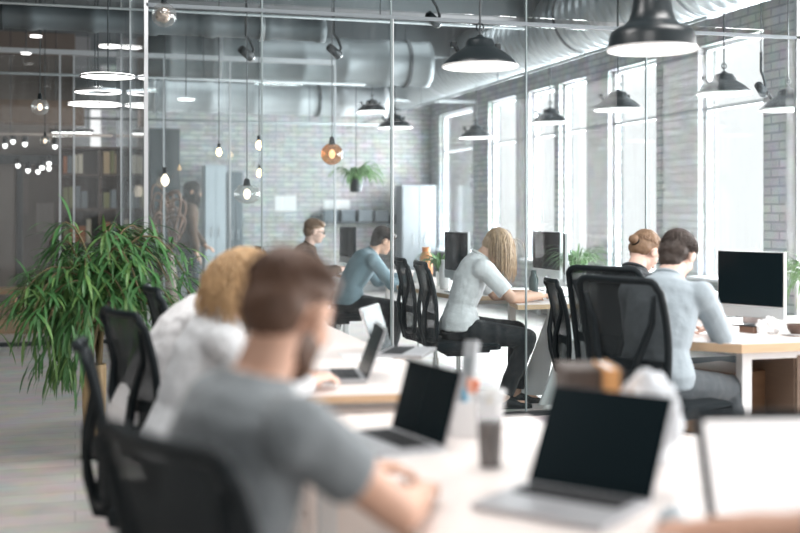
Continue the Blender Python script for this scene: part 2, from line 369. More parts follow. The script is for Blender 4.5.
# ---------------------------------------------------------------- dome pendant lamps
LAMPB = mat('black_enamel', (.016, .022, .025), .35); LAMPI = mat('white_enamel', (.85, .84, .83), .4)
LEDM = mat('lamp_diffuser', (.9, .9, .9), .5, emit=(1, .97, .95), emit_s=3.2)
def dome_lamp(label, x, y, z, R=.21, style='bell', top=ZC, group='black dome pendant lamps'):
    t = thing('pendant_lamp', label, 'lamp', (x, y, z), 0, group); k = R/.21
    if style == 'bell': prof = [(.21, 0), (.208, .012), (.204, .06), (.195, .085), (.165, .105), (.135, .118), (.112, .14), (.098, .18), (.090, .24), (.084, .30), (.055, .33), (.02, .335)]
    else: prof = [(.21, 0), (.212, .008), (.195, .03), (.17, .055), (.14, .078), (.105, .10), (.085, .112), (.078, .14), (.068, .155), (.03, .165), (.012, .18)]
    pr = [(r*k, h*k) for r, h in prof]; inn = [(max(.004, (r-.006)*k), (h-.004)*k if i else 0) for i, (r, h) in enumerate(prof[:-2])]
    part('shade', MB().lathe(pr, n=40, caps=False), LAMPB, t, smooth=True)
    part('shade_lining', MB().lathe(inn, n=40, caps=False), LAMPI, t, smooth=True, label='white inner lining')
    part('rim', MB().lathe([(.205*k, -.004), (.214*k, -.004), (.214*k, .008), (.205*k, .008), (.205*k, -.004)], n=40, caps=False), LAMPI, t)
    part('diffuser', MB().lathe([(.2*k, .010), (.2*k, .016)], n=40), LEDM, t)
    h = pr[-1][1]
    if style != 'bell':
        for a in (.5, 2.64): part('clamp', MB().tube([(.12*k*math.cos(a), .12*k*math.sin(a), .085*k), (.145*k*math.cos(a), .145*k*math.sin(a), .125*k)], .012*k, 8).box((.15*k*math.cos(a), .15*k*math.sin(a), .13*k), (.03*k, .03*k, .03*k), bev=.004), LAMPB, t)
        m = MB(); m.tube([(0.022*math.sin(a*.7), .0, h+.02+.022*(1-math.cos(a*.7))) for a in range(10)], .005, 6); part('hook', m, LAMPB, t)
    part('cable', MB().tube([(0, 0, h-.01), (0, 0, top-z)], .006, 6), STEELD, t)
    part('ceiling_cup', MB().lathe([(.045, top-z-.03), (.05, top-z)], n=20), LAMPB, t)
    return t
def lampat(px, d, py, *a, **k):
    p = W(px, d); return dome_lamp(k.pop('label'), p.x, p.y, CAMH+(HY-py)*d/FPX, *a, **k)
lampat(652, 5.3, 50, label='large black bell-shaped pendant lamp nearest the camera at the upper right', style='bell')
lampat(480, 6.2, 67, label='black dome pendant lamp with clamps and hook, left of the large bell lamp', style='dome')
lampat(618, 9.7, 110, label='dark dome pendant behind the glass directly below the large bell lamp', style='dome')
lampat(724, 9.0, 94, label='dark dome pendant in front of the brightest right-hand window', R=.215, style='dome')
lampat(550, 12.4, 123, label='small dark dome pendant hanging over the seated woman behind glass', style='dome')
lampat(476, 14.2, 138, label='smallest dark dome pendant, in front of the farthest bright window', style='dome')
lampat(395, 13.5, 128, label='dark dome pendant in front of the brick wall left of the far window', style='dome')
lampat(372, 15.0, 112, label='dark dome pendant beside the end of the large duct', style='dome')
lampat(788, 8.6, 110, label='dark dome pendant standing in for a reflection at the right edge by the brick pier', style='dome')  # solid pendant put where only a lamp's reflection shows
# flat round lamps on the dark left side
def disc_lamp(label, px, d, py, R, ring=False, oval=1):
    p = W(px, d); z = CAMH+(HY-py)*d/FPX
    t = thing('disc_lamp', label, 'lamp', (p.x, p.y, z), 0, 'glowing disc lamps on the left')
    if ring:
        part('diffuser', MB().lathe([(R*.68, 0), (R*.97, 0), (R*.97, .012), (R*.68, .012), (R*.68, 0)], n=40, caps=False), LEDM, t)
        part('housing', MB().lathe([(R*.66, .0), (R*.66, .022), (R, .022), (R, .0), (R*.975, -.0)], n=40, caps=False), ALU, t)
    else:
        part('diffuser', MB().lathe([(R*.96, 0), (R*.96, .012)], n=40), LEDM, t)
        part('housing', MB().lathe([(R*.97, -.004), (R, -.004), (R, .006), (R*.7, .016), (R*.1, .02)], n=40, caps=False), LAMPB, t)
    part('cable', MB().tube([(0, 0, .04), (0, 0, ZC-z)], .005, 6), STEELD, t)
disc_lamp('glowing flat disc lamp, highest of the three stacked ovals beside the door post', 108, 7.7, 77, .19)
disc_lamp('glowing ring lamp, middle of the three stacked ovals', 98, 9.6, 92.5, .20, True)
disc_lamp('glowing flat disc lamp, lowest of the three stacked ovals', 95, 9.8, 105, .24)
disc_lamp('small glowing disc lamp left of the first hanging bulb under the ducts', 186, 11.2, 100, .095)
disc_lamp('small glowing disc lamp high beside the left ceiling post', 36, 9.5, 37, .055)
disc_lamp('small glowing disc lamp nearest the top left corner', 26, 11, 54, .055)
disc_lamp('tiny glowing disc lamp below the left ceiling pipe', 41, 12, 52, .04)
disc_lamp('glowing disc lamp just above the three stacked ovals', 110, 10.5, 47, .11)
# linear lamp
p = W(72, 12.6); z = CAMH+(HY-134)*12.6/FPX
t = thing('linear_lamp', 'short bright linear tube lamp under the brown beam', 'lamp', (p.x, p.y, z), -T)
part('tube', MB().tube([(-.22, 0, 0), (.22, 0, 0)], .028, 12), LEDM, t, smooth=True); part('housing', MB().box((0, 0, .035), (.48, .06, .03), bev=.005), BLK, t)
m = MB()
for s in (-.18, .18): m.tube([(s, 0, .05), (s, 0, ZC-z)], .004, 6)
part('cable', m, STEELD, t)
# spotlights on the left
for i, (px, py, d, lab) in enumerate([(18, 165, 14.2, 'leftmost of the low spotlights by the taupe wall'), (28, 170, 14.2, 'second from the left of the low spotlights'), (38, 171, 14.2, 'lowest of the low spotlights'), (42, 167, 14.0, 'spotlight just right of the lowest one'), (49, 163, 14.2, 'upper right one of the low spotlights'), (49, 168, 14.3, 'lower right one of the low spotlights'), (5, 145, 13.6, 'leftmost spotlight of the row under the brown beam'), (13, 141, 13.6, 'second spotlight of the row under the brown beam'), (25, 143.5, 13.6, 'third spotlight of the row under the brown beam'), (55, 146, 13.6, 'rightmost spotlight of the row under the brown beam')]):
    p = W(px, d); z = CAMH+(HY-py)*d/FPX
    t = thing('spotlight', 'small white glowing spotlight, '+lab, 'spotlight', (p.x, p.y, z), .4*i, 'spotlights on the left')
    part('bulb', MB().ell((0, 0, 0), (.028, .028, .04), n=12, m=8), LEDM, t, smooth=True)
    part('housing', MB().lathe([(.03, .01), (.034, .08), (.015, .1)], n=14), BLK, t); top = 2.36 if py < 150 else 2.00
    part('stem', MB().tube([(0, 0, .09), (0, 0, max(.12, top-z))], .006, 6), BLK, t)
# hanging bulbs in clear globes
GL = glass_mat('globe_glass', (.86, .86, .85), refl=3.5, haze=.10); AMB = glass_mat('amber_glass', (.80, .50, .30), refl=2.2, haze=.05)
FIL = mat('warm_filament', (1, .8, .5), .5, emit=(1, .62, .30), emit_s=14); FILW = mat('soft_bulb', (1, .9, .8), .5, emit=(1, .80, .60), emit_s=2.2)
def bulb(label, px, d, py, R, kind, zr=1.0):
    p = W(px, d); z = CAMH+(HY-py)*d/FPX
    t = thing('bulb_pendant', label, 'lamp', (p.x, p.y, z), 0, 'hanging glass bulb pendants')
    if kind in ('globe', 'amber'):
        prof = [(R*math.sin(a), -R*zr*math.cos(a)) for a in [math.pi*k/14 for k in range(0, 13)]]; prof[0] = (.002, prof[0][1])
        part('globe', MB().lathe(prof, n=28, caps=False), AMB if kind == 'amber' else GL, t, smooth=True)
        part('neck', MB().lathe([(R*.3, R*zr*.82), (R*.26, R*zr*1.15), (R*.2, R*zr*1.5), (.006, R*zr*1.6)], n=16), BLK, t)
        part('bulb', MB().ell((0, 0, -.0), (R*.28, R*.28, R*.42), n=14, m=10), FILW, t, smooth=True)
        h = R*zr*1.5
    elif kind == 'crumpled':
        part('globe', MB().lathe([(max(.002, R*math.sin(a)), -R*math.cos(a)) for a in [math.pi*k/16 for k in range(0, 16)]], n=28, caps=False), GL, t, smooth=True)
        m = MB(); bmesh.ops.create_icosphere(m.bm, subdivisions=3, radius=R*.62)
        for v in m.bm.verts: v.co *= 1+.35*noise.noise(v.co*38)
        part('foil_core', m, mat('warm_foil', (.62, .52, .43), .22, .9), t, smooth=False)
        part('neck', MB().lathe([(R*.25, R*.9), (R*.2, R*1.3), (.006, R*1.4)], n=16), BLK, t); h = R*1.3
    else:
        part('bulb', MB().lathe([(.004, -R*1.5), (R*.6, -R*1.2), (R, -R*.4), (R*.9, R*.4), (R*.4, R*1.2), (R*.35, R*1.5)], n=18), FILW if kind == 'soft' else FIL, t, smooth=True)
        part('socket', MB().lathe([(R*.5, R*1.4), (R*.6, R*1.7), (R*.55, R*3), (.006, R*3.2)], n=14), BLK, t); h = R*3
    part('cable', MB().tube([(0, 0, h), (0, 0, ZC-z)], .004, 6), STEELD, t)
bulb('clear round glass globe with crumpled foil core near the top left', 164, 6.3, 15, .07, 'crumpled')
bulb('wide clear glass bulb pendant hanging lowest, right of the blonde woman', 247, 8.5, 194, .10, 'globe', .75)
bulb('bare warm bulb on black socket upper left of the wide clear bulb', 219, 10.0, 152, .025, 'bare')
bulb('bare warm bulb hanging right beside the dark glass seam', 259, 11, 145, .03, 'bare')
bulb('bare warm bulb below the one beside the dark seam', 259.5, 12.5, 173, .03, 'bare')
bulb('amber glass bulb pendant in front of the brick wall', 332, 10.0, 154, .10, 'amber')
bulb('soft round bulb glowing above the brown bentwood branches', 165, 11.4, 180, .042, 'soft')
bulb('soft round bulb glowing beside the left metal post', 138, 11.6, 191, .045, 'soft')
bulb('clear glass globe hanging in the dark on the far left', 40, 9.5, 107, .075, 'globe')
bulb('small clear glass globe under the dark left globe', 45, 11.4, 141, .055, 'globe')
# small security cameras
def camera_dome(label, px, d, py):
    p = W(px, d); z = CAMH+(HY-py)*d/FPX
    t = thing('security_camera', label, 'camera', (p.x, p.y, z), .6)
    part('bracket', MB().tube([(0, 0, .3), (0, 0, .14), (.05, 0, .1), (.09, 0, .03), (.05, 0, -.05)], .012, 8), BLK, t, smooth=True)
    part('housing', MB().tube([(-.06, 0, .02), (.06, 0, -.04)], [.034, .04], 14), BLK, t, smooth=True)
    part('lens', MB().tube([(.06, 0, -.04), (.075, 0, -.047)], .03, 14), SIL, t)
    part('rod', MB().tube([(0, 0, .28), (0, 0, ZC-z)], .006, 6), STEELD, t)
camera_dome('black ceiling camera on hooked bracket in front of the wide crossing duct', 334, 9.5, 50)
camera_dome('black ceiling camera on hooked bracket left of the long seam', 246, 9.5, 52)
camera_dome('black ceiling spotlight camera left of the dome lamp', 433, 9.0, 18)
camera_dome('small dark fixture on a rod at the right window edge', 761, 9.3, 88)
# ---------------------------------------------------------------- office chair
MESHM = bpy.data.materials.new('chair_mesh_fabric'); MESHM.use_nodes = True
nt = MESHM.node_tree; b = nt.nodes['Principled BSDF']; b.inputs['Base Color'].default_value = (.010, .016, .019, 1); b.inputs['Roughness'].default_value = .85
tp = nt.nodes.new('ShaderNodeBsdfTransparent'); mx = nt.nodes.new('ShaderNodeMixShader'); mx.inputs[0].default_value = .88
nt.links.new(tp.outputs[0], mx.inputs[1]); nt.links.new(b.outputs[0], mx.inputs[2]); nt.links.new(mx.outputs[0], nt.nodes['Material Output'].inputs[0])
def backx(z):  # curved back profile
    t = (z-.50)/.58
    return -.215 - .035*math.sin(min(1, max(0, t))*math.pi*.8)*0 - .075*t*t + .014*math.sin(t*math.pi)
def make_chair(name, label, loc, rz, frame=BLK, arms=False, mesh=MESHM, group='black mesh office chairs'):
    t = thing(name, label, 'chair', loc, rz, group)
    # frame ring
    pts = []; hw = lambda z: .205+.035*math.sin((z-.5)/.58*math.pi*.75)
    zs0, zs1 = .52, 1.07; ring = []
    N = 10
    for k in range(N+1): z = zs0+(zs1-.05-zs0)*k/N; ring.append((backx(z), hw(z), z))
    for k in range(1, 4):
        a = k/4*math.pi/2; ring.append((backx(zs1), hw(zs1)-.05+.05*math.cos(a), zs1-.05+.05*math.sin(a)))
    for k in range(0, 9):
        s = 1-2*k/8; ring.append((backx(zs1)-.03*(1-s*s), (hw(zs1)-.06)*s, zs1))
    for k in range(3, 0, -1):
        a = k/4*math.pi/2; ring.append((backx(zs1), -(hw(zs1)-.05+.05*math.cos(a)), zs1-.05+.05*math.sin(a)))
    for k in range(N, -1, -1): z = zs0+(zs1-.05-zs0)*k/N; ring.append((backx(z), -hw(z), z))
    for k in range(1, 8):
        s = -1+2*k/8; ring.append((backx(zs0)-.03*(1-s*s), hw(zs0)*s, zs0-.01))
    ring.append(ring[0])
    part('backrest_frame', MB().tube(ring, .0175, 10, caps=False), frame, t, smooth=True)
    m = MB(); rows = []
    for i in range(13):
        z = zs0+(zs1-zs0)*i/12; w = hw(z)-(.0 if i < 12 else .02)
        rows.append([V((backx(z)-.03*(1-s*s), w*s, z)) for s in [-1+2*j/12 for j in range(13)]])
    m.loft(rows, caps=False, closed=False); part('mesh_panel', m, mesh, t, smooth=True, label='see-through black mesh')
    part('lumbar_support', MB().loft([[V((backx(z)-.035*(1-s*s)+dx, .21*s, z)) for dx, z in ((-.012, .66), (.006, .66), (.006, .71), (-.012, .71))] for s in [-1+2*j/10 for j in range(11)]]), frame, t)
    m = MB()
    for s in (-1, 1): m.tube([(-.12, .03*s, .43), (-.24, .05*s, .46), (-.275, .07*s, .60), (-.28, .12*s, .72), (backx(.85)-.02, .17*s, .88), (backx(1.0)-.01, .2*s, 1.0)], [.02, .022, .02, .018, .015, .012], 8)
    part('back_support', m, frame, t, smooth=True)
    m = MB(); m.box((.03, 0, .475), (.48, .48, .07), bev=.03)
    for v in m.bm.verts:
        if v.co.z > .47: v.co.z -= .02*abs(v.co.y/.24)**2*0 + (.03*max(0, (v.co.x-.15)/.12)**2)
    autosmooth(part('seat', m, BLKF, t), 50)
    part('seat_pan', MB().box((.02, 0, .43), (.36, .34, .03), bev=.01).box((0, 0, .405), (.2, .14, .05), bev=.01), frame, t)
    if arms:
        for s in (-1, 1):
            part('armrest', MB().tube([(.0, .2*s, .44), (.0, .265*s, .46), (.0, .285*s, .52), (.0, .285*s, .66)], .016, 8).box((.02, .285*s, .675), (.26, .075, .03), bev=.012), frame, t)
    part('gas_column', MB().lathe([(.026, .1), (.026, .28), (.017, .28), (.017, .41)], n=16), CHROME, t, smooth=False)
    for k in range(5):
        a = k*2*math.pi/5+.3; c, s_ = math.cos(a), math.sin(a)
        part('base_leg', MB().tube([(.02*c, .02*s_, .105), (.15*c, .15*s_, .10), (.29*c, .29*s_, .075)], [.026, .022, .015], 8), frame, t, smooth=True)
        part('caster', MB().tube([(.3*c-.014*s_, .3*s_+.014*c, .032), (.3*c+.014*s_, .3*s_-.014*c, .032)], .032, 16).tube([(.3*c, .3*s_, .03), (.3*c, .3*s_, .078)], .01, 8), BLK, t)
    return t
# ---------------------------------------------------------------- laptops
KEYM = mat('laptop_keys', (.02, .022, .025), .6); LPT = mat('laptop_grey', (.48, .49, .51), .4, .5)
def laptop(label, loc, rz, w=.30, h=.21, tilt=20, screen=SCREEN, lid=LPT, group='open laptops', bez=.018):
    """origin at hinge centre; user sits towards -x, lid leans to +x"""
    t = thing('laptop', label, 'laptop', loc, rz, group)
    part('base', MB().box((-h/2, 0, .008), (h, w, .014), bev=.004), LPT, t)
    m = MB()
    for r in range(5):
        for c in range(12): m.box((-.03-r*.019, -w*.42+(c+.5)*w*.84/12, .0165), (.015, w*.84/12-.004, .003))
    part('keyboard', m, KEYM, t); part('trackpad', MB().box((-h+.04, 0, .0155), (.055, .09, .001)), mat('trackpad', (.40, .41, .43), .3, .3), t)
    a = math.radians(tilt); M = Matrix.Translation((0, 0, .012)) @ Matrix.Rotation(a, 4, 'Y')
    part('lid', MB().box((.004, 0, h/2), (.007, w, h), bev=.003, M=M), lid, t)
    part('bezel', MB().box((-.0005, 0, h/2), (.002, w-.004, h-.004), M=M), SCREEN, t)
    part('screen', MB().box((-.0022, 0, h/2+.003), (.0015, w-bez, h-.012-bez), M=M), screen, t)
    return t
# all-in-one monitor: faces -x
def monitor(label, loc, rz, w=.52, h=.31, chin=.065, back=WHTM, stand=True, group='all-in-one monitors', z0=.10):
    t = thing('desktop_monitor', label, 'monitor', loc, rz, group)
    part('housing', MB().box((.012, 0, z0+(h+chin)/2), (.022, w, h+chin), bev=.004), back, t)
    part('screen', MB().box((-.001, 0, z0+chin+h/2), (.003, w-.012, h-.008)), SCREEN, t)
    part('chin', MB().box((-.001, 0, z0+chin/2), (.004, w-.006, chin-.004)), mat('silver_chin', (.55, .60, .62), .4, .3), t)
    part('stand', MB().loft([[V((x, y, z)) for x, y in ((xx-.004, -ww), (xx+.004, -ww), (xx+.004, ww), (xx-.004, ww))] for xx, ww, z in ((.07, .09, .0), (.075, .085, .08), (.03, .07, .26))]).box((.03, 0, .005), (.19, .19, .008), bev=.003), SIL, t)
    return t
# ---------------------------------------------------------------- desks
def desk(name, label, poly, legs, z=.74, th=.03, edge=WOOD, top=WHT, legm=WHTM, group=None, extra=None, legw=.05):
    cx = sum(p[0] for p in poly)/len(poly); cy = sum(p[1] for p in poly)/len(poly)
    t = thing(name, label, 'desk', (cx, cy, 0), 0, group); L = [(p[0]-cx, p[1]-cy) for p in poly]
    part('tabletop', MB().prism(L, z-.003, z), top, t)
    part('edge_band', MB().prism(L, z-th, z-.003), edge, t, label='light wood edge')
    for x, y in legs: part('leg', MB().box((x-cx, y-cy, (z-th)/2), (legw, legw, z-th), bev=.004), legm, t)
    if len(legs) > 1:
        m = MB()
        for (x0, y0), (x1, y1) in zip(legs, legs[1:]):
            dx, dy = x1-x0, y1-y0; Ln = math.hypot(dx, dy); m.box(((x0+x1)/2-cx, (y0+y1)/2-cy, z-th-.025), (Ln, .03, .045), rz=math.atan2(dy, dx))
        part('rail', m, legm, t)
    return t
# ---------------------------------------------------------------- people
SKIN = mat('skin', (.66, .40, .29), .5, noise_amt=.06, noise_scale=20)
SKINP = mat('pale_skin', (.74, .51, .42), .5, noise_amt=.05, noise_scale=20)
EYE = mat('eye_white', (.75, .73, .7), .2); PUP = mat('pupil', (.03, .025, .02), .2); LIP = mat('lips', (.55, .25, .22), .5)
def ik(A, B, a, b, pole):
    d = B-A; L = min(d.length, (a+b)*.999); u = d.normalized(); B = A+u*L
    x = (a*a-b*b+L*L)/(2*L); h = math.sqrt(max(0, a*a-x*x)); p = pole-u*pole.dot(u); p.normalize()
    return A+u*x+p*h, B
def hand(mb, wrist, fwd, nrm, side, curl=.5, spread=.12, s=1.0, grip=0):
    """palm + five fingers; nrm = back-of-hand direction, side=+1 if the thumb is on +cross side"""
    f = fwd.normalized(); n = (nrm-f*nrm.dot(f)).normalized(); x = f.cross(n).normalized()*side  # x: towards thumb
    rings = []
    for a, w, h in ((-.015, .026, .019), (.01, .028, .018), (.035, .036, .016), (.065, .040, .0145), (.09, .039, .012)):
        c = wrist+f*a*s; rings.append([c+x*math.cos(k*math.pi/6)*w*s+n*math.sin(k*math.pi/6)*h*s for k in range(12)])
    mb.loft(rings)
    for i, (o, L, sp) in enumerate(((.028, .072, .10), (.010, .080, .03), (-.009, .075, -.05), (-.027, .060, -.14))):
        p = wrist+(f*(.082-.004*abs(i-1))+x*o)*s; d = (f+x*sp*spread/.12).normalized(); r = .0088-.0006*(i == 3)
        for j, fr in enumerate((.45, .31, .24)):
            ang = curl*(.35+.65*j)*(1+.12*i); dd = (d*math.cos(ang)-n*math.sin(ang)).normalized(); q = p+dd*L*fr*s
            mb.cap(p, r*s, q, (r-.0009)*s, 8); p = q; r -= .0009
    p = wrist+(f*.018+x*.026-n*.004)*s
    for j, (L, an) in enumerate(((.034, .75), (.032, .45), (.026, .25))):
        dd = (f*math.cos(an)+x*math.sin(an)-n*(.25+.25*curl)).normalized(); q = p+dd*L*s; mb.cap(p, (.0125-.0014*j)*s, q, (.0112-.0014*j)*s, 8); p = q
def person(label, loc, rz, lean=18, pitch=25, yaw=0, roll=0, handR=(.45, -.12, .80), handL=(.45, .12, .80), footR=(.42, -.12, .07), footL=(.42, .12, .07),
           male=True, skin=SKIN, top=None, sleeve='short', trouser=None, shoe=None, hair='short', hairm=None, seat=.47, scale=1.0, voxel=.0065, folds=.012, stand=False, beard=None, handdir=None, curl=.45, extra=None, headfwd=0, nohide=False, pole=None, slv=.68):
    t = thing('person', label, 'person', loc, rz)
    S = scale; sw = (.178 if male else .155)*S
    P0 = V((0, 0, .95 if stand else seat+.085)); dirv = lambda a: V((math.sin(math.radians(a)), 0, math.cos(math.radians(a))))
    waist = P0+dirv(lean*.3)*.17*S; chest = waist+dirv(lean*.85)*.19*S; nb = chest+dirv(lean*1.15)*.165*S
    up = dirv(lean*1.1); fw = V((math.cos(math.radians(lean)), 0, -math.sin(math.radians(lean))))
    tors = ([(-.06, .165, .115), (.03, .17, .12)], [(.14, .145, .10)], [(0, .165, .118)], [(.08, .175, .112)]) if male else ([(-.06, .17, .115), (.03, .165, .115)], [(.14, .122, .088)], [(0, .138, .105)], [(.08, .145, .098)])
    def torso(mb, g, top_r=(.07, .06), low=True, bottom=-.07):
        Ls = []
        w = [1.0]*9
        hem = .014 if g > 0 else 0; rows = [(P0-V((0, 0, .01 if g > 0 else .07)), .172 if g > 0 else .13, .125 if g > 0 else .10, 0), (P0+V((0, 0, .0 if g > 0 else -.03)), tors[0][0][1]+hem, tors[0][0][2]+hem*1.6, 0), (P0+dirv(lean*.15)*.05*S, tors[0][1][1]+hem, tors[0][1][2]+hem, lean*.2), (waist, tors[1][0][1], tors[1][0][2], lean*.55), ((waist+chest)/2, (tors[1][0][1]+tors[2][0][1])/2+.006, (tors[1][0][2]+tors[2][0][2])/2+.004, lean*.75), (chest, tors[2][0][1], tors[2][0][2], lean), (chest+up*.08*S, tors[3][0][1], tors[3][0][2], lean*1.1), (chest+up*.125*S, tors[3][0][1]*.86, tors[3][0][2]*.85, lean*1.15), (nb-up*.01, top_r[0]+.02, top_r[1]+.012, lean*1.2), (nb+up*.012, top_r[0], top_r[1], lean*1.2)]
        if not low: rows = rows[2:]; 
        rings = []
        for c, hw, hd, a in rows:
            fx = V((math.cos(math.radians(a)), 0, -math.sin(math.radians(a))))
            rings.append([c+V((0, 1, 0))*math.cos(2*math.pi*k/24)*(hw+g)*S+fx*math.sin(2*math.pi*k/24)*(hd+g)*S for k in range(24)])
        mb.loft(rings)
    shd = {}; el = {}; wr = {}; hp = {}; kn = {}; an = {}
    for s, H, Ft in ((-1, handR, footR), (1, handL, footL)):
        H = V(H); sh = chest+up*.095*S+V((0, s*sw, 0))+fw*.015
        hd = (H-sh)*1; wrist = H
        e, wv = ik(sh, wrist, .285*S, .255*S, V((-.25, s*.55, -.8)) if pole is None else V((pole[0], s*pole[1], pole[2])))
        shd[s], el[s], wr[s] = sh, e, wv
        h0 = P0+V((.02, s*.095*S, -.01)); a0 = V(Ft)+V((-.06, 0, .02))
        k_, a_ = ik(h0, a0, .44*S, .43*S, V((.9, s*.12, .55)))
        hp[s], kn[s], an[s] = h0, k_, a_
    # head frame
    pr = math.radians(pitch); yw = math.radians(yaw); Rm = Matrix.Rotation(yw, 3, 'Z') @ Matrix.Rotation(pr, 3, 'Y') @ Matrix.Rotation(math.radians(roll), 3, 'X')
    hs = 1.0 if male else .96
    nkd = dirv(lean*.9+headfwd)
    hc = nb+nkd*.055*S+Rm @ V((.018, 0, .095))*hs
    HB = lambda x, y, z: hc+Rm @ V((x, y, z))*hs
    if stand: pass
    b = MB(); torso(b, -.004)
    b.cap(nb-up*.06, .062*S, HB(-.022, 0, -.045), (.056 if male else .048)*S); b.cap(HB(-.03, 0, -.04), .05, HB(.02, 0, -.07), .042)
    b.ell(HB(-.012, 0, .028), (.099*hs, .077*hs, .088*hs), Rm, 20, 14); b.ell(HB(.035, 0, -.02), (.058*hs, .061*hs, .08*hs), Rm, 16, 12); b.ell(HB(.045, 0, -.078), (.04*hs, .043*hs, .033*hs), Rm)
    b.ell(HB(.012, 0, -.06), (.06*hs, .056*hs, .045*hs), Rm)
    b.cap(HB(.088, 0, .012), .009, HB(.110, 0, -.026), .0125, 8); b.cap(HB(.098, .011, -.032), .008, HB(.098, -.011, -.032), .008, 8)
    b.ell(HB(.083, 0, .032), (.014, .045, .009), Rm); b.ell(HB(.086, 0, -.058), (.010, .023, .009), Rm); b.ell(HB(.083, 0, -.085), (.012, .018, .014), Rm)
    for s in (-1, 1):
        b.ell(HB(-.004, s*.084, -.010), (.021, .012, .034), Rm @ Matrix.Rotation(.25, 3, 'Y')); b.ell(HB(.062, s*.04, -.022), (.02, .018, .02), Rm)
        b.ell(shd[s]-up*.01, (.06*S,)*3); b.cap(shd[s], .052*S, el[s], .040*S); b.cap(el[s], .040*S, el[s].lerp(wr[s], .35), .040*S); b.cap(el[s].lerp(wr[s], .35), .040*S, wr[s], .026*S)
        if handdir: hdv = V(handdir[0 if s < 0 else 1])
        else: hdv = (wr[s]-el[s]); hdv.z *= .3; hdv = hdv.normalized()+V((0, -s*.25, -.05))
        hand(b, wr[s]+hdv.normalized()*.008, hdv, V((0, 0, 1)), (1 if s < 0 else -1)*(-1), curl, s=S*.98)
        b.cap(hp[s], .085*S, kn[s], .055*S); b.cap(kn[s], .055*S, kn[s].lerp(an[s], .35), .052*S); b.cap(kn[s].lerp(an[s], .35), .052*S, an[s], .035*S)
        b.cap(an[s], .036*S, an[s]+V((-.02, 0, -.05)), .03*S); b.cap(an[s]+V((-.02, 0, -.055)), .03*S, an[s]+V((.14, 0, -.065)), .026*S)
    link('body', fuse(b, voxel, 3), skin, t)
    # eyes and lips
    for s in (-1, 1):
        part('eye', MB().ell(HB(.0765, s*.032, .006), (.011, .013, .010), Rm, 12, 8), EYE, t, smooth=True)
        part('iris', MB().ell(HB(.0860, s*.032, .003), (.0035, .006, .006), Rm, 10, 6), PUP, t, smooth=True)
        part('eyebrow', MB().cap(HB(.093, s*.016, .030), .0035, HB(.078, s*.05, .032), .0025, 6), hairm, t, smooth=True)
    part('lips', MB().ell(HB(.0935, 0, -.058), (.006, .021, .007), Rm, 12, 8), LIP, t, smooth=True)
    # top
    g = .012; c = MB(); torso(c, g, (.066, .060), low=True)
    for s in (-1, 1):
        c.ell(shd[s]-up*.008, (.072*S, .070*S, .072*S)); c.cap(chest+up*.06+V((0, s*.07, 0)), .085*S, shd[s], .066*S)
        if sleeve in ('short', 'tee'):
            e2 = shd[s].lerp(el[s], slv); c.tube([shd[s], shd[s].lerp(el[s], .3), e2], [.068*S, .066*S, .062*S], 16)
        elif sleeve == 'elbow':
            e2 = shd[s].lerp(el[s], .80); c.tube([shd[s], shd[s].lerp(el[s], .5), e2], [.066*S, .062*S, .060*S], 16)
        else:
            c.cap(shd[s], .066*S, el[s], .055*S); c.tube([el[s]-(wr[s]-el[s])*.02, el[s].lerp(wr[s], .5), el[s].lerp(wr[s], .93)], [.055*S, .05*S, .040*S], 16)
    link('shirt', fuse(c, max(voxel, .007), 3, folds, .07), top, t)
    # collar ring
    if sleeve != 'tee':
        cr = [nb+up*.014+V((0, 1, 0))*math.cos(a)*.068*S+fw*math.sin(a)*.062*S+up*(.012*(-math.sin(a))) for a in [2*math.pi*k/20 for k in range(21)]]
        part('collar', MB().tube(cr, .0095, 8, caps=False), top, t, smooth=True)
    # trousers
    d = MB(); rings = []
    for zz, hw, hd in ((-.085, .14, .115), (-.03, .183, .135), (.02, .178, .132), (.05, .160, .118)):
        rings.append([P0+V((0, math.cos(2*math.pi*k/24)*hw*S, zz))+V((math.sin(2*math.pi*k/24)*hd*S, 0, 0)) for k in range(24)])
    d.loft(rings)
    for s in (-1, 1):
        d.cap(hp[s], .100*S, kn[s], .068*S); d.ell(kn[s], (.068*S,)*3); d.tube([kn[s], kn[s].lerp(an[s], .35), kn[s].lerp(an[s], .97)], [.066*S, .064*S, .056*S], 16)
    link('trousers', fuse(d, max(voxel, .008), 3, folds, .08), trouser, t)
    for s in (-1, 1):
        sh = MB(); A = an[s]
        rows = [(-.075, .022, .03, .038), (-.05, .036, .045, .04), (.0, .040, .075, .06), (.05, .040, .055, .046), (.11, .046, .032, .032), (.16, .042, .024, .022), (.19, .022, .012, .012)]
        rg = []
        for x, w, h, _ in rows: rg.append([V((A.x+x, A.y+math.cos(2*math.pi*k/14)*w, max(.012, 0)+ (h if math.sin(2*math.pi*k/14) > 0 else 0)*math.sin(2*math.pi*k/14)+A.z-.088)) for k in range(14)])
        rg = [[V((p.x, p.y, p.z)) for p in r] for r in rg]
        so = part('shoe', sh.loft(rg), shoe or BLK, t, smooth=True)
        part('sole', MB().loft([[V((A.x+x, A.y-w, A.z-.09)), V((A.x+x, A.y+w, A.z-.09)), V((A.x+x, A.y+w, A.z-.074)), V((A.x+x, A.y-w, A.z-.074))] for x, w, h, _ in rows]), BLK, so)
    info = dict(HB=HB, Rm=Rm, hc=hc, hs=hs, nb=nb, up=up, t=t, chest=chest, shd=shd, el=el, wr=wr, fw=fw)
    do_hair(info, hair, hairm, beard)
    if extra: extra(info)
    return t
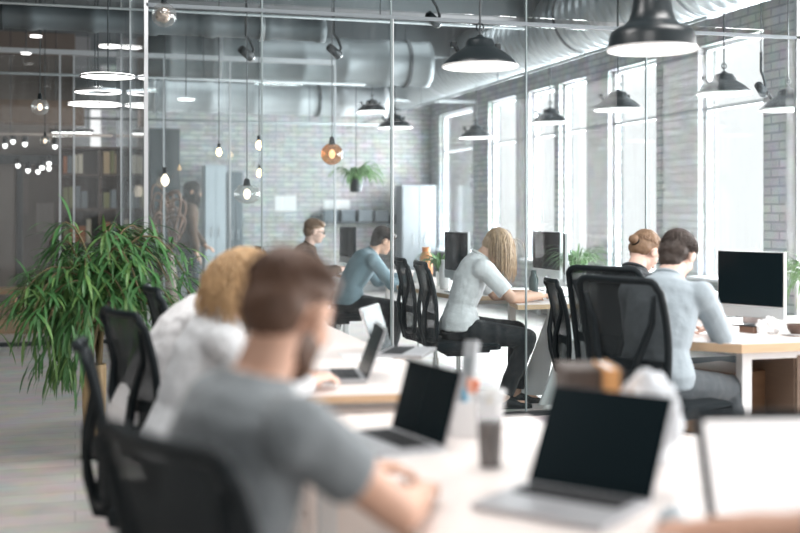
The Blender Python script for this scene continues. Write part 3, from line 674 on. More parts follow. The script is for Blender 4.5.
def strand_hair(info, n, length, r, m, seed=1, front=.2, grav=.35, curl=0, thmax=2.0, center=(-.014, 0, .034), rad=(.108, .086, .096), name='hair_strands', drift=(0, 0, 0), parting=False, sub=9, hug=0):
    rnd = random.Random(seed); HB, Rm, hs = info['HB'], info['Rm'], info['hs']; mb = MB(); Ri = Rm.transposed()
    g = (V((0, 0, -1))+V(drift)).normalized(); C = V(center); hc = info['hc']
    for i in range(n):
        while True:
            u = V((rnd.gauss(0, 1), rnd.gauss(0, 1), rnd.gauss(0, 1))).normalized()
            if u.z < math.cos(thmax): continue
            if u.x > front and u.z < .35+.4*(u.x-front): continue
            break
        p = C+V((u.x*rad[0], u.y*rad[1], u.z*rad[2])); crown = V((-.35, 0, .94))
        if parting: crown = V((u.x*.9, 0, .6)).normalized()
        d = (u-crown*u.dot(crown)); d = d.normalized() if d.length > 1e-3 else V((0, 1, 0)); 
        pw = hc+Rm @ p*hs; dw = Rm @ d; L = length*rnd.uniform(.75, 1.1); st = L/sub; pts = [pw]; ph = rnd.uniform(0, 6.28)
        for k in range(sub):
            dw = (dw*(1-grav)+g*grav*1.0).normalized()
            q = pts[-1]+dw*st
            if curl: q += V((math.sin(ph+k*1.5), math.cos(ph*1.7+k*1.3), 0))*curl
            # keep outside the skull
            l = (Ri @ ((q-hc)/hs))-C; e = V((l.x/rad[0], l.y/rad[1], l.z/rad[2])); k2 = e.length
            if k2 < 1.0:
                e /= k2; l = V((e.x*rad[0], e.y*rad[1], e.z*rad[2])); q2 = hc+Rm @ (C+l)*hs; q = q2
            elif hug and k < sub*hug: e /= k2; l = V((e.x*rad[0], e.y*rad[1], e.z*rad[2])); q = hc+Rm @ (C+l)*hs
            # neck / shoulders keep-out
            pts.append(q)
        rs = [r*(1-.75*(k/sub)**2) for k in range(sub+1)]
        mb.tube(pts, rs, 4, flat=.5, caps=True)
    return part(name, mb, m, info['t'], smooth=True)
def do_hair(info, kind, m, beard=None):
    HB, Rm, hs, t = info['HB'], info['Rm'], info['hs'], info['t']
    def shell(parts, vox=.006, disp=.012, name='hair'):
        b = MB()
        for c, r in parts: b.ell(HB(*c), tuple(x*hs for x in r), Rm, 20, 14)
        return link(name, fuse(b, vox, 2, disp, .03), m, t)
    if kind == 'short':
        shell([((-.022, 0, .05), (.098, .084, .083)), ((-.056, 0, .0), (.060, .073, .072)), ((.045, 0, .085), (.05, .062, .036)), ((-.035, 0, .085), (.07, .065, .045))])
        strand_hair(info, 500, .035, .004, m, 3, front=.45, grav=.1, hug=.5, center=(-.02, 0, .045), rad=(.10, .084, .088), thmax=1.3, sub=3)
    elif kind == 'tidy':
        shell([((-.020, 0, .048), (.100, .085, .084)), ((-.048, 0, .0), (.068, .079, .078)), ((.05, 0, .078), (.045, .062, .036)), ((-.052, 0, -.05), (.046, .062, .06))])
        strand_hair(info, 500, .055, .004, m, 5, front=.5, grav=.12, hug=.7, center=(-.018, 0, .042), rad=(.102, .086, .090), thmax=2.0, sub=5)
    elif kind == 'bob':
        shell([((-.020, 0, .040), (.100, .085, .086)), ((-.055, 0, -.02), (.072, .088, .09)), ((-.03, .055, -.05), (.06, .035, .07)), ((-.03, -.055, -.05), (.06, .035, .07)), ((-.06, 0, -.075), (.055, .075, .06))])
        strand_hair(info, 1000, .21, .0038, m, 8, front=.35, grav=.32, curl=.010, thmax=1.7)
    elif kind == 'long':
        shell([((-.020, 0, .042), (.102, .088, .088)), ((-.045, 0, -.02), (.06, .080, .07))])
        strand_hair(info, 1100, .25, .0036, m, 11, front=.62, grav=.42, curl=.002, thmax=1.55, parting=True, drift=(.0, 0, 0))
    elif kind == 'bun':
        shell([((-.018, 0, .042), (.100, .083, .088)), ((-.05, 0, .0), (.058, .075, .07))])
        strand_hair(info, 260, .10, .004, m, 4, front=.42, grav=.0, hug=1.1, thmax=1.6, center=(-.014, 0, .038), rad=(.103, .083, .090), sub=6)
        part('hair_bun', MB().ell(HB(-.125, 0, .0), (.026, .03, .028), Rm), m, t, smooth=True)
    elif kind == 'sleek':
        shell([((-.020, 0, .042), (.104, .09, .088)), ((-.05, 0, -.04), (.06, .085, .11)), ((-.07, 0, -.14), (.045, .08, .12))])
        strand_hair(info, 260, .30, .005, m, 6, front=.4, grav=.6, thmax=1.3, hug=.4)
    if beard:
        b = MB(); b.ell(HB(.046, 0, -.088), (.046, .047, .033), Rm); b.ell(HB(.018, .047, -.055), (.042, .013, .045), Rm); b.ell(HB(.018, -.047, -.055), (.042, .013, .045), Rm); b.ell(HB(.088, 0, -.047), (.014, .03, .006), Rm)
        link('beard', fuse(b, .006, 2, .008, .02), m, t)
WORLD, WINP, WINN, CEILP, EXPO = 1.0, 130, 130, 46, 0.2
# ================================================================ foreground benches
rect = lambda x0, y0, x1, y1: [(x0, y0), (x1, y0), (x1, y1), (x0, y1)]
desk('desk', 'long white desk nearest the camera, with two open laptops and the tumbler', [(.64, 1.62), (1.36, 1.62), (1.36, 3.22), (.64, 3.22)], [(.70, 1.7), (1.30, 1.7), (.70, 3.14), (1.30, 3.14)])
desk('desk', 'white desk at lower right under the glowing white laptop', [(1.365, 1.62), (2.10, 1.62), (2.10, 2.81), (1.365, 2.81)], [(1.43, 1.7), (2.04, 1.7), (1.43, 2.73), (2.04, 2.73)])
desk('desk', 'white desk with wood edge in front of the blond bobbed woman', [(.66, 3.80), (1.36, 3.72), (1.36, 6.1), (.66, 6.1)], [(.72, 3.90), (1.30, 3.84), (.72, 6.0), (1.30, 6.0)])
t = thing('modesty_panel', 'white vertical panel hanging below the near edge of the woman’s desk'.replace('’', "'"), 'panel', (1.01, 3.78, 0), math.atan2(-.08, .7))
part('panel', MB().box((0, .045, .43), (.66, .018, .50), bev=.004), WHT, t); part('bracket', MB().box((-.2, .06, .675), (.03, .04, .03)).box((.2, .06, .675), (.03, .04, .03)), ALU, t)
t = thing('drawer_cabinet', 'low white cabinet standing in the gap between the two near desks', 'cabinet', (1.0, 3.49, 0))
part('body', MB().box((0, 0, .36), (.66, .46, .64), bev=.006), WHT, t)
for k in range(3):
    dr = part('drawer', MB().box((-.337, 0, .17+k*.2), (.016, .42, .185), bev=.003), WHT, t); part('handle', MB().box((-.352, 0, .22+k*.2), (.012, .12, .012)), ALU, dr)
part('plinth', MB().box((0, 0, .02), (.6, .4, .04)), STEELD, t)
# ================================================================ chairs
ch0 = make_chair('office_chair', 'blurred black office chair at the bottom left behind the man in grey', (.375, 2.08, 0), math.radians(27))
ch0.scale = (.92, .92, .92)
def chair(label, x, y, deg, s=1.0):
    c = dup(ch0, label, (x, y, 0), math.radians(deg)); c.scale = (s, s, s); return c
chair('black office chair tucked in past the white-shirted person, farthest of the left row', .62, 5.35, 4, .95)
chair('black office chair under the blonde woman in the pale shirt, left of her', .28, 3.78, 0, .88)
chair('black office chair under the farther person in the white shirt', .42, 4.55, 18, .92)
chair('large black mesh chair seen from behind at the man in light blue', 2.63, 4.68, 22, 1.0)
chair('black mesh chair of the woman with the bun, mostly hidden', 2.98, 5.58, 30)
chair('narrow side-on black chair just left of the big mesh chair', 3.02, 6.14, -14, .90)
chair('black mesh chair directly behind the blonde woman in white beyond the glass', 2.60, 7.42, -7, .95)
chair('black mesh chair left of the one behind the blonde woman beyond the glass', 2.62, 8.00, -6, .95)
chair('dark office chair under the far man in the blue shirt', 2.28, 9.80, 0, .95)
chair('dark chair under the farthest person wearing brown', 2.04, 11.05, 0, .95)
chair('small black chair back right of the large monitor across the desk', 3.86, 6.12, 164, .88)
# ================================================================ people
def glasses(info):
    HB = info['HB']; m = MB()
    for s in (-1, 1):
        m.tube([HB(.098, s*.033+.021*math.cos(a), .004+.017*math.sin(a)) for a in [2*math.pi*k/14 for k in range(15)]], .003, 6, caps=False)
        m.tube([HB(.098, s*.055, .010), HB(.06, s*.078, .012), HB(.0, s*.084, .008)], .0028, 6)
    m.tube([HB(.100, -.012, .008), HB(.106, 0, .011), HB(.100, .012, .008)], .0026, 6)
    part('glasses', m, BLK, info['t'], smooth=True, label='thin dark glasses')
HB_ = lambda n, c: mat(n, c, .55, noise_amt=.45, noise_scale=45)
BROWNH = HB_('brown_hair', (.11, .06, .038)); BLOND = HB_('golden_blond_hair', (.52, .34, .18)); BLOND2 = HB_('ash_blond_hair', (.42, .28, .17)); DKH = HB_('dark_brown_hair', (.045, .032, .026)); LBR = HB_('light_brown_hair', (.22, .135, .08))
fab = lambda n, c: mat(n, c, .9, bump=.15, bump_scale=90, sheen=.1, noise_amt=.05)
GREYT = fab('grey_cotton', (.215, .24, .255)); PALE = fab('pale_grey_cotton', (.60, .62, .64)); WHC = fab('white_cotton', (.78, .78, .79)); LBLUE = fab('light_blue_cotton', (.34, .40, .44)); DENIM = fab('blue_denim_shirt', (.26, .36, .41))
DTR = fab('black_trousers', (.010, .013, .016)); GTR = fab('grey_trousers', (.065, .078, .088)); DKT = fab('dark_top', (.035, .042, .048)); BRT = fab('brown_knit', (.10, .06, .04))
BEARD = HB_('brown_beard', (.10, .055, .035))
person('bearded brown-haired man in a grey T-shirt, seated nearest the camera', (.25, 2.11, 0), math.radians(18), lean=13, pitch=24, yaw=22, handR=(.47, -.02, .785), handL=(.50, .27, .785), footR=(.38, -.14, .07), footL=(.42, .14, .07),
       top=GREYT, sleeve='tee', trouser=DTR, hair='short', hairm=BROWNH, beard=True, voxel=.0055, headfwd=32, curl=.55, scale=.97, pole=(-.1, .9, -.5), slv=.56)
person('woman with a golden blond bob in a pale grey shirt', (.335, 3.87, 0), 0, lean=26, pitch=18, yaw=-14, handR=(.46, -.05, .785), handL=(.47, .12, .785), male=False, skin=SKINP, top=PALE, sleeve='long', trouser=DTR, hair='bob', hairm=BLOND, headfwd=18, folds=.011, scale=.93)
person('person in a white shirt bending forward behind the blond woman, head hidden', (.27, 4.60, 0), math.radians(-4), lean=42, pitch=35, handR=(.52, -.1, .785), handL=(.5, .14, .785), male=False, skin=SKINP, top=WHC, sleeve='long', trouser=DTR, hair='sleek', hairm=DKH, headfwd=18, folds=.02)
person('man in light blue shirt and grey trousers leaning over the right desk', (2.65, 4.74, 0), math.radians(38), lean=24, pitch=36, yaw=-8, handR=(.55, -.10, .785), handL=(.50, .10, .785), footR=(.38, -.27, .07), footL=(.12, .14, .07),
       top=LBLUE, sleeve='long', trouser=GTR, hair='tidy', hairm=DKH, headfwd=16, folds=.012, skin=SKINP)
person('woman with brown hair bun, glasses and black top, looking down', (2.90, 5.54, 0), math.radians(34), lean=20, pitch=38, yaw=-14, handR=(.45, -.1, .785), handL=(.45, .1, .785), male=False, skin=SKINP, top=DKT, sleeve='short', trouser=DTR, hair='bun', hairm=LBR, headfwd=14, scale=.97,
       extra=lambda i: (glasses(i), part('scrunchie', MB().tube([i['HB'](-.103, .022*math.cos(a), .0+.022*math.sin(a)) for a in [2*math.pi*k/12 for k in range(13)]], .008, 8, caps=False), BLKF, i['t'], smooth=True),
                        part('headband', MB().tube([i['HB'](.045, .088*math.cos(a), .035+.098*math.sin(a)) for a in [math.pi*k/14 for k in range(15)]], .005, 6), mat('grey_band', (.35, .34, .33), .6), i['t'], smooth=True)))
person('woman with long blond hair and white shirt writing behind the glass', (2.60, 7.40, 0), math.radians(-6), lean=22, pitch=55, handR=(.56, -.12, .785), handL=(.54, .08, .785), footR=(.36, -.12, .07), footL=(.50, .08, .07), male=False, skin=SKIN, top=WHC, sleeve='elbow', trouser=DTR, hair='long', hairm=BLOND2, headfwd=20, voxel=.006, folds=.018)
person('far man in a blue denim shirt leaning over a desk behind the glass', (2.36, 9.75, 0), 0, lean=36, pitch=30, handR=(.56, -.12, .785), handL=(.56, .14, .785), top=DENIM, sleeve='long', trouser=DTR, hair='tidy', hairm=DKH, headfwd=10, voxel=.009, scale=.97)
person('farthest seated person, with brown hair, glasses and brown top', (2.14, 11.05, 0), math.radians(-8), lean=20, pitch=12, male=True, skin=SKINP, top=BRT, sleeve='long', trouser=DTR, hair='short', hairm=LBR, voxel=.009, extra=glasses, scale=.95)
pp = W(188, 13.4)
person('person with long dark hair and brown top standing far away', (pp.x, pp.y, 0), math.radians(-10), stand=True, lean=3, pitch=10, male=False, skin=SKIN, top=BRT, sleeve='long', trouser=DKT, hair='sleek', hairm=DKH, voxel=.009, handR=(.12, -.22, .84), handL=(.20, .18, .95), footR=(.04, -.09, .07), footL=(.06, .09, .07), scale=1.0)
# hand of a neighbour at the lower right
person('person whose bare hand rests by the nearest laptop, body outside the frame', (1.28, 1.04, 0), math.radians(88), lean=30, pitch=15, pole=(-.3, .12, -.9), handR=(.48, -.2, .785), handL=(.77, .27, .785), top=GREYT, sleeve='tee', trouser=DTR, hair='tidy', hairm=BROWNH, headfwd=12, voxel=.0065, curl=.5)
# ================================================================ laptops on the near desks
laptop('large open laptop with dark screen nearest the camera, right of centre', (1.10, 2.27, .741), math.radians(38), w=.305, h=.245, tilt=32)
laptop('small-looking open laptop with dark screen behind the tumbler, seen obliquely', (.91, 2.95, .741), math.radians(12), w=.30, h=.205, tilt=16)
laptop('open laptop in front of the blond woman, screen seen almost edge-on', (1.06, 4.14, .741), math.radians(-8), w=.30, h=.20, tilt=20)
p = W(388, 5.0)
laptop('open laptop turned away so its pale lid shows, behind the blond woman\'s laptop', (p.x-.02, p.y, .741), math.radians(150), w=.31, h=.21, tilt=18, lid=WHTM)
WSCR = mat('bright_page_on_screen', (.9, .9, .9), .3, emit=(1, .98, .97), emit_s=.55)
p = W(792, 2.20)
laptop('laptop with glowing white screen cut off at the lower right corner', (p.x, p.y, .741), math.radians(78), w=.34, h=.235, tilt=22, screen=WSCR, bez=.036)
# tumbler
p = G(490, 468, .74)
t = thing('tumbler', 'clear plastic tumbler half full of dark drink on the near desk', 'cup', (p.x, p.y, .742))
part('cup', MB().lathe([(.027, 0), (.035, .17), (.037, .172), (.037, .176)], n=28, caps=False), glass_mat('plastic_cup', (.93, .94, .95), haze=.22, refl=1.5), t, smooth=True)
part('drink', MB().lathe([(.0255, .004), (.0315, .115)], n=28), mat('iced_coffee', (.045, .028, .02), .2), t, smooth=False, label='dark brown drink')
part('lid', MB().lathe([(.038, .172), (.038, .182), (.03, .195), (.012, .2)], n=28), glass_mat('plastic_lid', (.95, .95, .95), haze=.45), t)
# organiser with markers
p = G(470, 432, .74)
t = thing('desk_organiser', 'white desk organiser box crowded with odds and ends behind the tumbler', 'organiser', (p.x, p.y, .741), math.radians(-12))
m = MB().box((0, 0, .004), (.13, .17, .008))
for a, b, c in (((-.062, 0, .05), (.006, .17, .09), 0), ((.062, 0, .05), (.006, .17, .09), 0), ((0, -.082, .05), (.13, .006, .09), 0), ((0, .082, .05), (.13, .006, .09), 0), ((0, .0, .045), (.12, .005, .08), 0)): m.box(a, b, bev=.002)
part('tray', m, CERAM, t)
for i, (c, x, y, h, a, lab) in enumerate([((.75, .22, .10), .02, .04, .135, .12, 'orange marker pen in the white organiser'), ((.70, .12, .10), -.03, .06, .125, -.2, 'red marker pen in the white organiser'), ((.80, .52, .12), .03, -.03, .115, .22, 'yellow marker pen in the white organiser'), ((.12, .35, .50), -.02, -.05, .12, -.15, 'blue marker pen in the white organiser'), ((.86, .42, .30), .0, .02, .14, .05, 'salmon marker pen in the white organiser')]):
    mk = thing('marker_pen', lab, 'pen', (p.x+x, p.y+y, .752)); mk.rotation_euler = (a, a*.6, 0)
    part('barrel', MB().tube([(0, 0, 0), (0, 0, h*.7)], .008, 12), PAPER, mk); part('cap', MB().tube([(0, 0, h*.7), (0, 0, h)], .009, 12), mat('marker_%d' % i if 0 else 'marker_colour_'+lab.split()[0], c, .4), mk)
rl = thing('phone_handset', 'tall grey handset leaning upright in the white organiser', 'phone', (p.x-.01, p.y+.03, .752)); rl.rotation_euler = (-.05, .22, .5)
part('body', MB().box((0, 0, .125), (.02, .045, .25), bev=.006), mat('grey_plastic', (.42, .45, .47), .4), rl); part('display', MB().box((-.0105, 0, .17), (.002, .034, .06)), mat('grey_glass', (.30, .34, .36), .3), rl)
p = G(492, 425, .74)
tag(autosmooth(part('paper_cup', MB().lathe([(.03, 0), (.04, .10), (.043, .102), (.040, .104), (.028, .006)], (p.x, p.y, .741), 28), CERAM)), 'white cup beside the organiser, right behind the tumbler', 'cup')
# carton, orange folder, paper bag behind the big laptop
p = W(583, 2.95)
t = thing('carton', 'taupe brown carton standing behind the nearest dark laptop', 'box', (p.x, p.y-.03, .741), math.radians(-14))
part('body', MB().box((0, 0, .115), (.15, .17, .23), bev=.004), mat('taupe_card', (.115, .095, .085), .8), t); part('flap', MB().box((0, .043, .232), (.148, .082, .003)).box((0, -.043, .232), (.148, .082, .003)), mat('taupe_card', (0, 0, 0)), t)
p = W(606, 2.86)
t = thing('orange_folder', 'orange-brown upright book at the right side of the carton', 'book', (p.x, p.y, .741), math.radians(-14))
part('cover', MB().box((-.014, 0, .122), (.003, .17, .244)).box((.014, 0, .122), (.003, .17, .244)).box((0, -.085, .122), (.03, .003, .244)), mat('orange_card', (.70, .36, .14), .7), t); part('pages', MB().box((0, 0, .121), (.025, .165, .236)), PAPER, t)
p = W(637, 2.90)
m = MB(); bmesh.ops.create_icosphere(m.bm, subdivisions=4, radius=1)
for v in m.bm.verts:
    n = noise.noise(v.co*2.3)*.22+noise.noise(v.co*6)*.08; v.co = V((v.co.x*.085*(1+n), v.co.y*.075*(1+n), max(-.9, v.co.z)*.12*(1+n*.8)))
tag(part('paper_bag', m, mat('crumpled_white_paper', (.66, .70, .74), .7, noise_amt=.15, noise_scale=12), smooth=False), 'crumpled bluish white paper bag behind the nearest laptop', 'bag')
COL.objects['paper_bag'].location = (p.x, p.y-.06, .741+.108)
p = G(648, 447, .74)
tag(part('wooden_block', MB().box((p.x-.03, p.y-.05, .766), (.035, .05, .05), bev=.004), mat('block_wood', (.60, .36, .20), .5)), 'small light wooden block right of the nearest laptop screen', 'block')
p = G(668, 522, .74)
t = thing('computer_mouse', 'grey computer mouse beside the bare hand at the bottom', 'mouse', (p.x, p.y-.02, .741), math.radians(60))
m = MB(); m.ell((0, 0, .006), (.055, .032, .028)); bmesh.ops.bisect_plane(m.bm, geom=m.bm.verts[:]+m.bm.edges[:]+m.bm.faces[:], plane_co=(0, 0, 0), plane_no=(0, 0, -1), clear_outer=True)
part('shell', m, mat('mouse_grey', (.32, .38, .42), .35), t, smooth=True); part('wheel', MB().tube([(.02, -.004, .03), (.02, .004, .03)], .007, 12), BLK, t)
p = G(545, 512, .74)
p = G(345, 449, .74)
for lab, x, y, r in [('white paper sheet on the near desk left of the tumbler', .82, 2.90, .2), ('white paper sheet on the desk by the blond woman\'s laptop', 1.22, 4.7, -.1)]:
    tag(part('paper_sheet', MB().box((0, 0, 0), (.21, .297, .001)), PAPER), lab, 'paper'); o = COL.objects[-1]; o.location = (x, y, .7425); o.rotation_euler.z = r
# ================================================================ right desk, large monitor
DK2 = [(3.08, 4.67), (2.87, 4.86), (3.14, 5.66), (3.30, 5.86), (5.0, 5.86), (5.0, 4.67)]
desk('desk', 'white-topped desk with plywood edge under the large monitor at the right', DK2, [(3.17, 4.79), (4.85, 4.76), (4.85, 5.75)], th=.045, legw=.055)
p = W(750, 6.2)
MON = monitor('large all-in-one monitor with dark reflective screen on the right-hand desk', (p.x, p.y, .741), math.radians(24), z0=.045, w=.42, h=.305)
def spider_plant(label, loc, n, L, pot=True, seed=1, h=.14, R=.055, potm=CERAM, lift=1.6, name='potted_plant', w=.008):
    rnd = random.Random(seed); t = thing(name, label, 'plant', loc)
    part('pot', MB().lathe([(R*.75, 0), (R, h*.9), (R*1.06, h*.92), (R*1.06, h), (R*.95, h), (R*.9, h*.85), (.004, h*.85)], n=24, caps=False), potm, t, smooth=False)
    m = MB()
    for i in range(n):
        a = rnd.uniform(0, 6.28); l = L*rnd.uniform(.6, 1.1); p = V((math.cos(a)*R*.4, math.sin(a)*R*.4, h*.84)); d = V((math.cos(a)*.5, math.sin(a)*.5, lift*rnd.uniform(.6, 1.2))).normalized()
        side = V((-math.sin(a), math.cos(a), 0)); N = 8; rows = []
        for k in range(N+1):
            ww = w*(1-(k/N)**2*.92); rows.append([p-side*ww+V((0, 0, ww*.4)), p.copy(), p+side*ww+V((0, 0, ww*.4))])
            d = (d+V((0, 0, -.30-.05*k))*rnd.uniform(.7, 1)).normalized(); p = p+d*l/N
        m.loft(rows, caps=False, closed=False)
    part('foliage', m, LEAF2, t, smooth=True)
    return t
LEAF2 = mat('spider_leaf', (.16, .30, .12), .5, noise_amt=.5, noise_scale=14)
p = W(815, 6.6)
spider_plant('arching spider plant at the right edge beside the large monitor', (p.x, p.y-.05, .741), 120, .60, seed=3, h=.15, R=.06, lift=1.9)
PH = mat('white_plastic', (.78, .78, .78), .35)
p = G(708, 319, .74)
t = thing('desk_phone', 'white desk phone with raised slanted face left of the large monitor', 'phone', (p.x, p.y, .741), math.radians(20))
m = MB().loft([[V((-.06, s, 0)), V((.07, s, 0)), V((.07, s, .115)), V((.035, s, .125)), V((-.06, s, .03))] for s in (-.07, .07)]); part('body', m, PH, t)
part('handset', MB().tube([(-.03, .05, .065), (.045, .05, .145)], .018, 10), PH, t, smooth=True); part('display', MB().box((.01, -.025, .098), (.04, .06, .002), ry=-.78), SCREEN, t)
p = G(753, 333, .74)
t = thing('food_tray', 'small dark lunch box on white paper on the right-hand desk', 'tray', (p.x, p.y, .742), .3)
part('tray', MB().box((0, 0, .018), (.11, .09, .036), bev=.006), mat('brown_tray', (.16, .09, .06), .6), t); part('lid', MB().box((0, 0, .038), (.112, .092, .004)), SCREEN, t)
m = MB().box((0, 0, 0), (.30, .21, .0015)); o = tag(part('paper_sheet', m, PAPER), 'white paper sheet under the hands of the man in light blue', 'paper'); p = G(735, 335, .74); o.location = (p.x, p.y, .7425); o.rotation_euler.z = .35
for lab, px, py, s in [('crumpled white tissue in front of the large monitor, left one', 762, 334, .03), ('crumpled white tissue in front of the large monitor, right one', 771, 334, .036)]:
    m = MB(); bmesh.ops.create_icosphere(m.bm, subdivisions=3, radius=1); p = G(px, py, .74)
    for v in m.bm.verts: k = 1+.5*noise.noise(v.co*3+V((px, 0, 0))); v.co = V((v.co.x*k*s, v.co.y*k*s, max(-.6, v.co.z)*k*s*1.5+.6*s*1.5))
    o = tag(part('tissue', m, PAPER), lab, 'tissue', 'tissues'); o.location = (p.x, p.y, .742)
p = G(800, 336, .74)
t = thing('bowl', 'dark bowl on a white saucer at the right end of the desk', 'bowl', (p.x, p.y+.03, .742))
part('saucer', MB().lathe([(.03, 0), (.08, .008), (.078, .011), (.03, .004)], n=28, caps=False), CERAM, t, smooth=True); part('bowl', MB().lathe([(.025, .004), (.045, .03), (.05, .055), (.046, .055), (.02, .012)], n=28), mat('brown_glaze', (.10, .06, .045), .3), t, smooth=True)
t = thing('wooden_cabinet', 'brown wooden cabinet under the right end of the desk', 'cabinet', (3.66, 4.98, 0))
part('body', MB().box((0, 0, .35), (.42, .40, .66), bev=.004), mat('taupe_wood', (.19, .135, .10), .6, noise_amt=.15, noise_scale=3, stretch=(1, 1, 8)), t)
dd = part('door', MB().box((0, -.206, .35), (.40, .012, .62), bev=.002), mat('taupe_wood', (0, 0, 0)), t); part('handle', MB().box((-.15, -.22, .5), (.012, .016, .1)), ALU, dd)
p = W(765, 7.3)
t = thing('shelf_rack', 'low grey metal rack with wooden shelves under the window behind the right-hand desk', 'shelf', (p.x, p.y-.4, 0), -.2)
for x in (-.3, .3):
    for y in (-.17, .17): part('post', MB().box((x, y, .34), (.05, .05, .68)), mat('grey_rack', (.42, .45, .46), .4), t)
for z in (.15, .42, .66): part('shelf', MB().box((0, 0, z), (.62, .38, .03)), WOOD if z < .6 else WHT, t)
p = W(702, 6.15)
t = thing('drawer_pedestal', 'light brown drawer pedestal beside the legs of the man in light blue', 'cabinet', (p.x, p.y-.25, 0), .3)
part('body', MB().box((0, 0, .29), (.34, .38, .52), bev=.004), WOODD, t)
for k in range(3): q = part('drawer', MB().box((-.176, 0, .12+k*.17), (.012, .36, .155)), mat('pedestal_wood', (.36, .23, .14), .5), t); part('handle', MB().box((-.188, 0, .16+k*.17), (.012, .1, .012)), ALU, q)
# ================================================================ desks behind the glass
DKE = [(2.90, 7.05), (4.9, 7.05), (4.9, 8.6), (3.4, 8.6), (3.4, 7.78), (3.10, 7.72), (2.98, 7.4)]
t = desk('desk', 'white-topped desk with plywood edge where the long-haired blonde woman writes', DKE, [(4.8, 7.2), (4.8, 8.5)], th=.035)
cx = t.location.x; cy = t.location.y
m = MB()
for y in (7.2, 7.6): m.loft([[V((x-cx, y+s-cy, z)) for x, z in ((3.12, .02), (3.34, .02), (3.48, .70), (3.40, .70))] for s in (-.012, .012)])
part('slanted_leg', m, WHTM, t, label='white slanted panel leg'); part('beam', MB().box((4.0-cx, 7.4-cy, .67), (1.5, .10, .06)), WHTM, t)
t = thing('computer_tower', 'white computer tower with small maker mark standing under the writing woman\'s desk', 'computer', (3.42, 7.22, 0), 0)
part('case', MB().box((0, 0, .25), (.20, .36, .46), bev=.008), WHTM, t); part('vent', MB().box((-.0, -.182, .10), (.09, .004, .012)), STEELD, t)
part('foot', MB().box((0, 0, .01), (.16, .3, .02)), BLK, t)
t = thing('wooden_pedestal', 'brown wooden pedestal beside the white leg of the writing woman\'s desk', 'cabinet', (3.72, 7.45, 0))
part('body', MB().box((0, 0, .31), (.32, .4, .58), bev=.004), WOODD, t); part('drawer', MB().box((0, -.205, .31), (.30, .012, .54)), WOOD, t)
DKD = [(2.78, 7.86), (2.66, 9.2), (2.86, 9.55), (2.86, 10.7), (3.34, 10.7), (3.34, 7.86)]
desk('desk', 'long white desk with plywood edge behind the two black chairs beyond the glass', DKD, [(2.92, 8.1), (3.28, 8.1), (3.28, 10.5), (2.95, 10.5)], th=.035)
desk('desk', 'farthest desk in front of the person in brown beyond the glass', rect(2.56, 10.8, 3.5, 11.7), [(2.62, 10.9), (3.4, 10.9), (3.4, 11.6), (2.62, 11.6)], th=.035)
monitor('monitor left of the writing woman, screen turned sideways', (2.88, 8.28, .741), math.radians(2), z0=.10, w=.50)
p = W(546, 9.0); monitor('small monitor right of the writing woman, in front of the bright window', (p.x, p.y, .741), math.radians(2), z0=.10, w=.50)
p = W(564, 8.35); monitor('edge-on white monitor just left of the spider plant', (p.x, p.y, .741), math.radians(-23), z0=.10, w=.42)
monitor('dark monitor beside the farthest seated person', (2.70, 11.2, .741), math.radians(4), z0=.10, w=.50, back=BLK)
p = W(578, 8.8)
spider_plant('bushy green spider plant behind the edge-on white monitor', (p.x, p.y, .741), 120, .40, seed=9, h=.15, R=.06, lift=3.0, w=.009)
p = W(424, 9.2)
spider_plant('yellow-green potted plant between the far monitors beyond the glass', (3.0, 9.0, .741), 60, .36, seed=12, h=.12, R=.05, lift=2.5, w=.013)
for lab, x, y, r, h, mm in [('white cylindrical vase on the long desk left of the far monitor', 2.90, 8.62, .045, .24, CERAM), ('slim white bottle on the long desk behind the two black chairs', 2.86, 9.05, .03, .20, CERAM), ('short white jar on the long desk near the far man', 2.95, 9.5, .05, .11, CERAM), ('orange vase on the long desk behind the far man\'s hands', 3.15, 9.9, .06, .30, mat('orange_glaze', (.75, .30, .12), .4)), ('dark green bottle on the writing woman\'s desk', 3.25, 7.60, .035, .20, mat('dark_green_plastic', (.04, .07, .07), .3)), ('dark pen holder on the writing woman\'s desk next to the green bottle', 3.36, 7.55, .03, .12, STEELD)]:
    t = thing('vase' if 'vase' in lab else 'container', lab, 'vase' if 'vase' in lab else 'container', (x, y, .742))
    part('body', MB().lathe([(r*.8, 0), (r, h*.2), (r, h*.7), (r*.6, h*.85), (r*.62, h), (r*.45, h), (r*.4, h*.8)], n=20), mm, t, smooth=True)
o = tag(part('paper_sheet', MB().box((0, 0, 0), (.21, .297, .001)), PAPER), 'paper under the hands of the writing woman beyond the glass', 'paper'); o.location = (3.22, 7.28, .7425)
pn = thing('pen', 'dark pen held by the writing woman beyond the glass', 'pen', (3.20, 7.30, .775)); pn.rotation_euler = (.5, .7, 0)
part('barrel', MB().tube([(0, 0, -.04), (0, 0, .10)], .004, 8), BLK, pn); part('tip', MB().tube([(0, 0, -.04), (0, 0, -.05)], [.004, .001], 8), ALU, pn)
for lab, x, y, r in [('open white book on the desk right of the writing woman\'s hands', 3.75, 7.35, .2), ('stack of white papers on the long desk beyond the glass', 3.05, 8.05, 0)]:
    t = thing('papers', lab, 'papers', (x, y, .742), r)
    part('sheets', MB().box((0, 0, .008), (.21, .29, .016)).box((.01, .0, .018), (.2, .28, .002), rz=.1), PAPER, t)
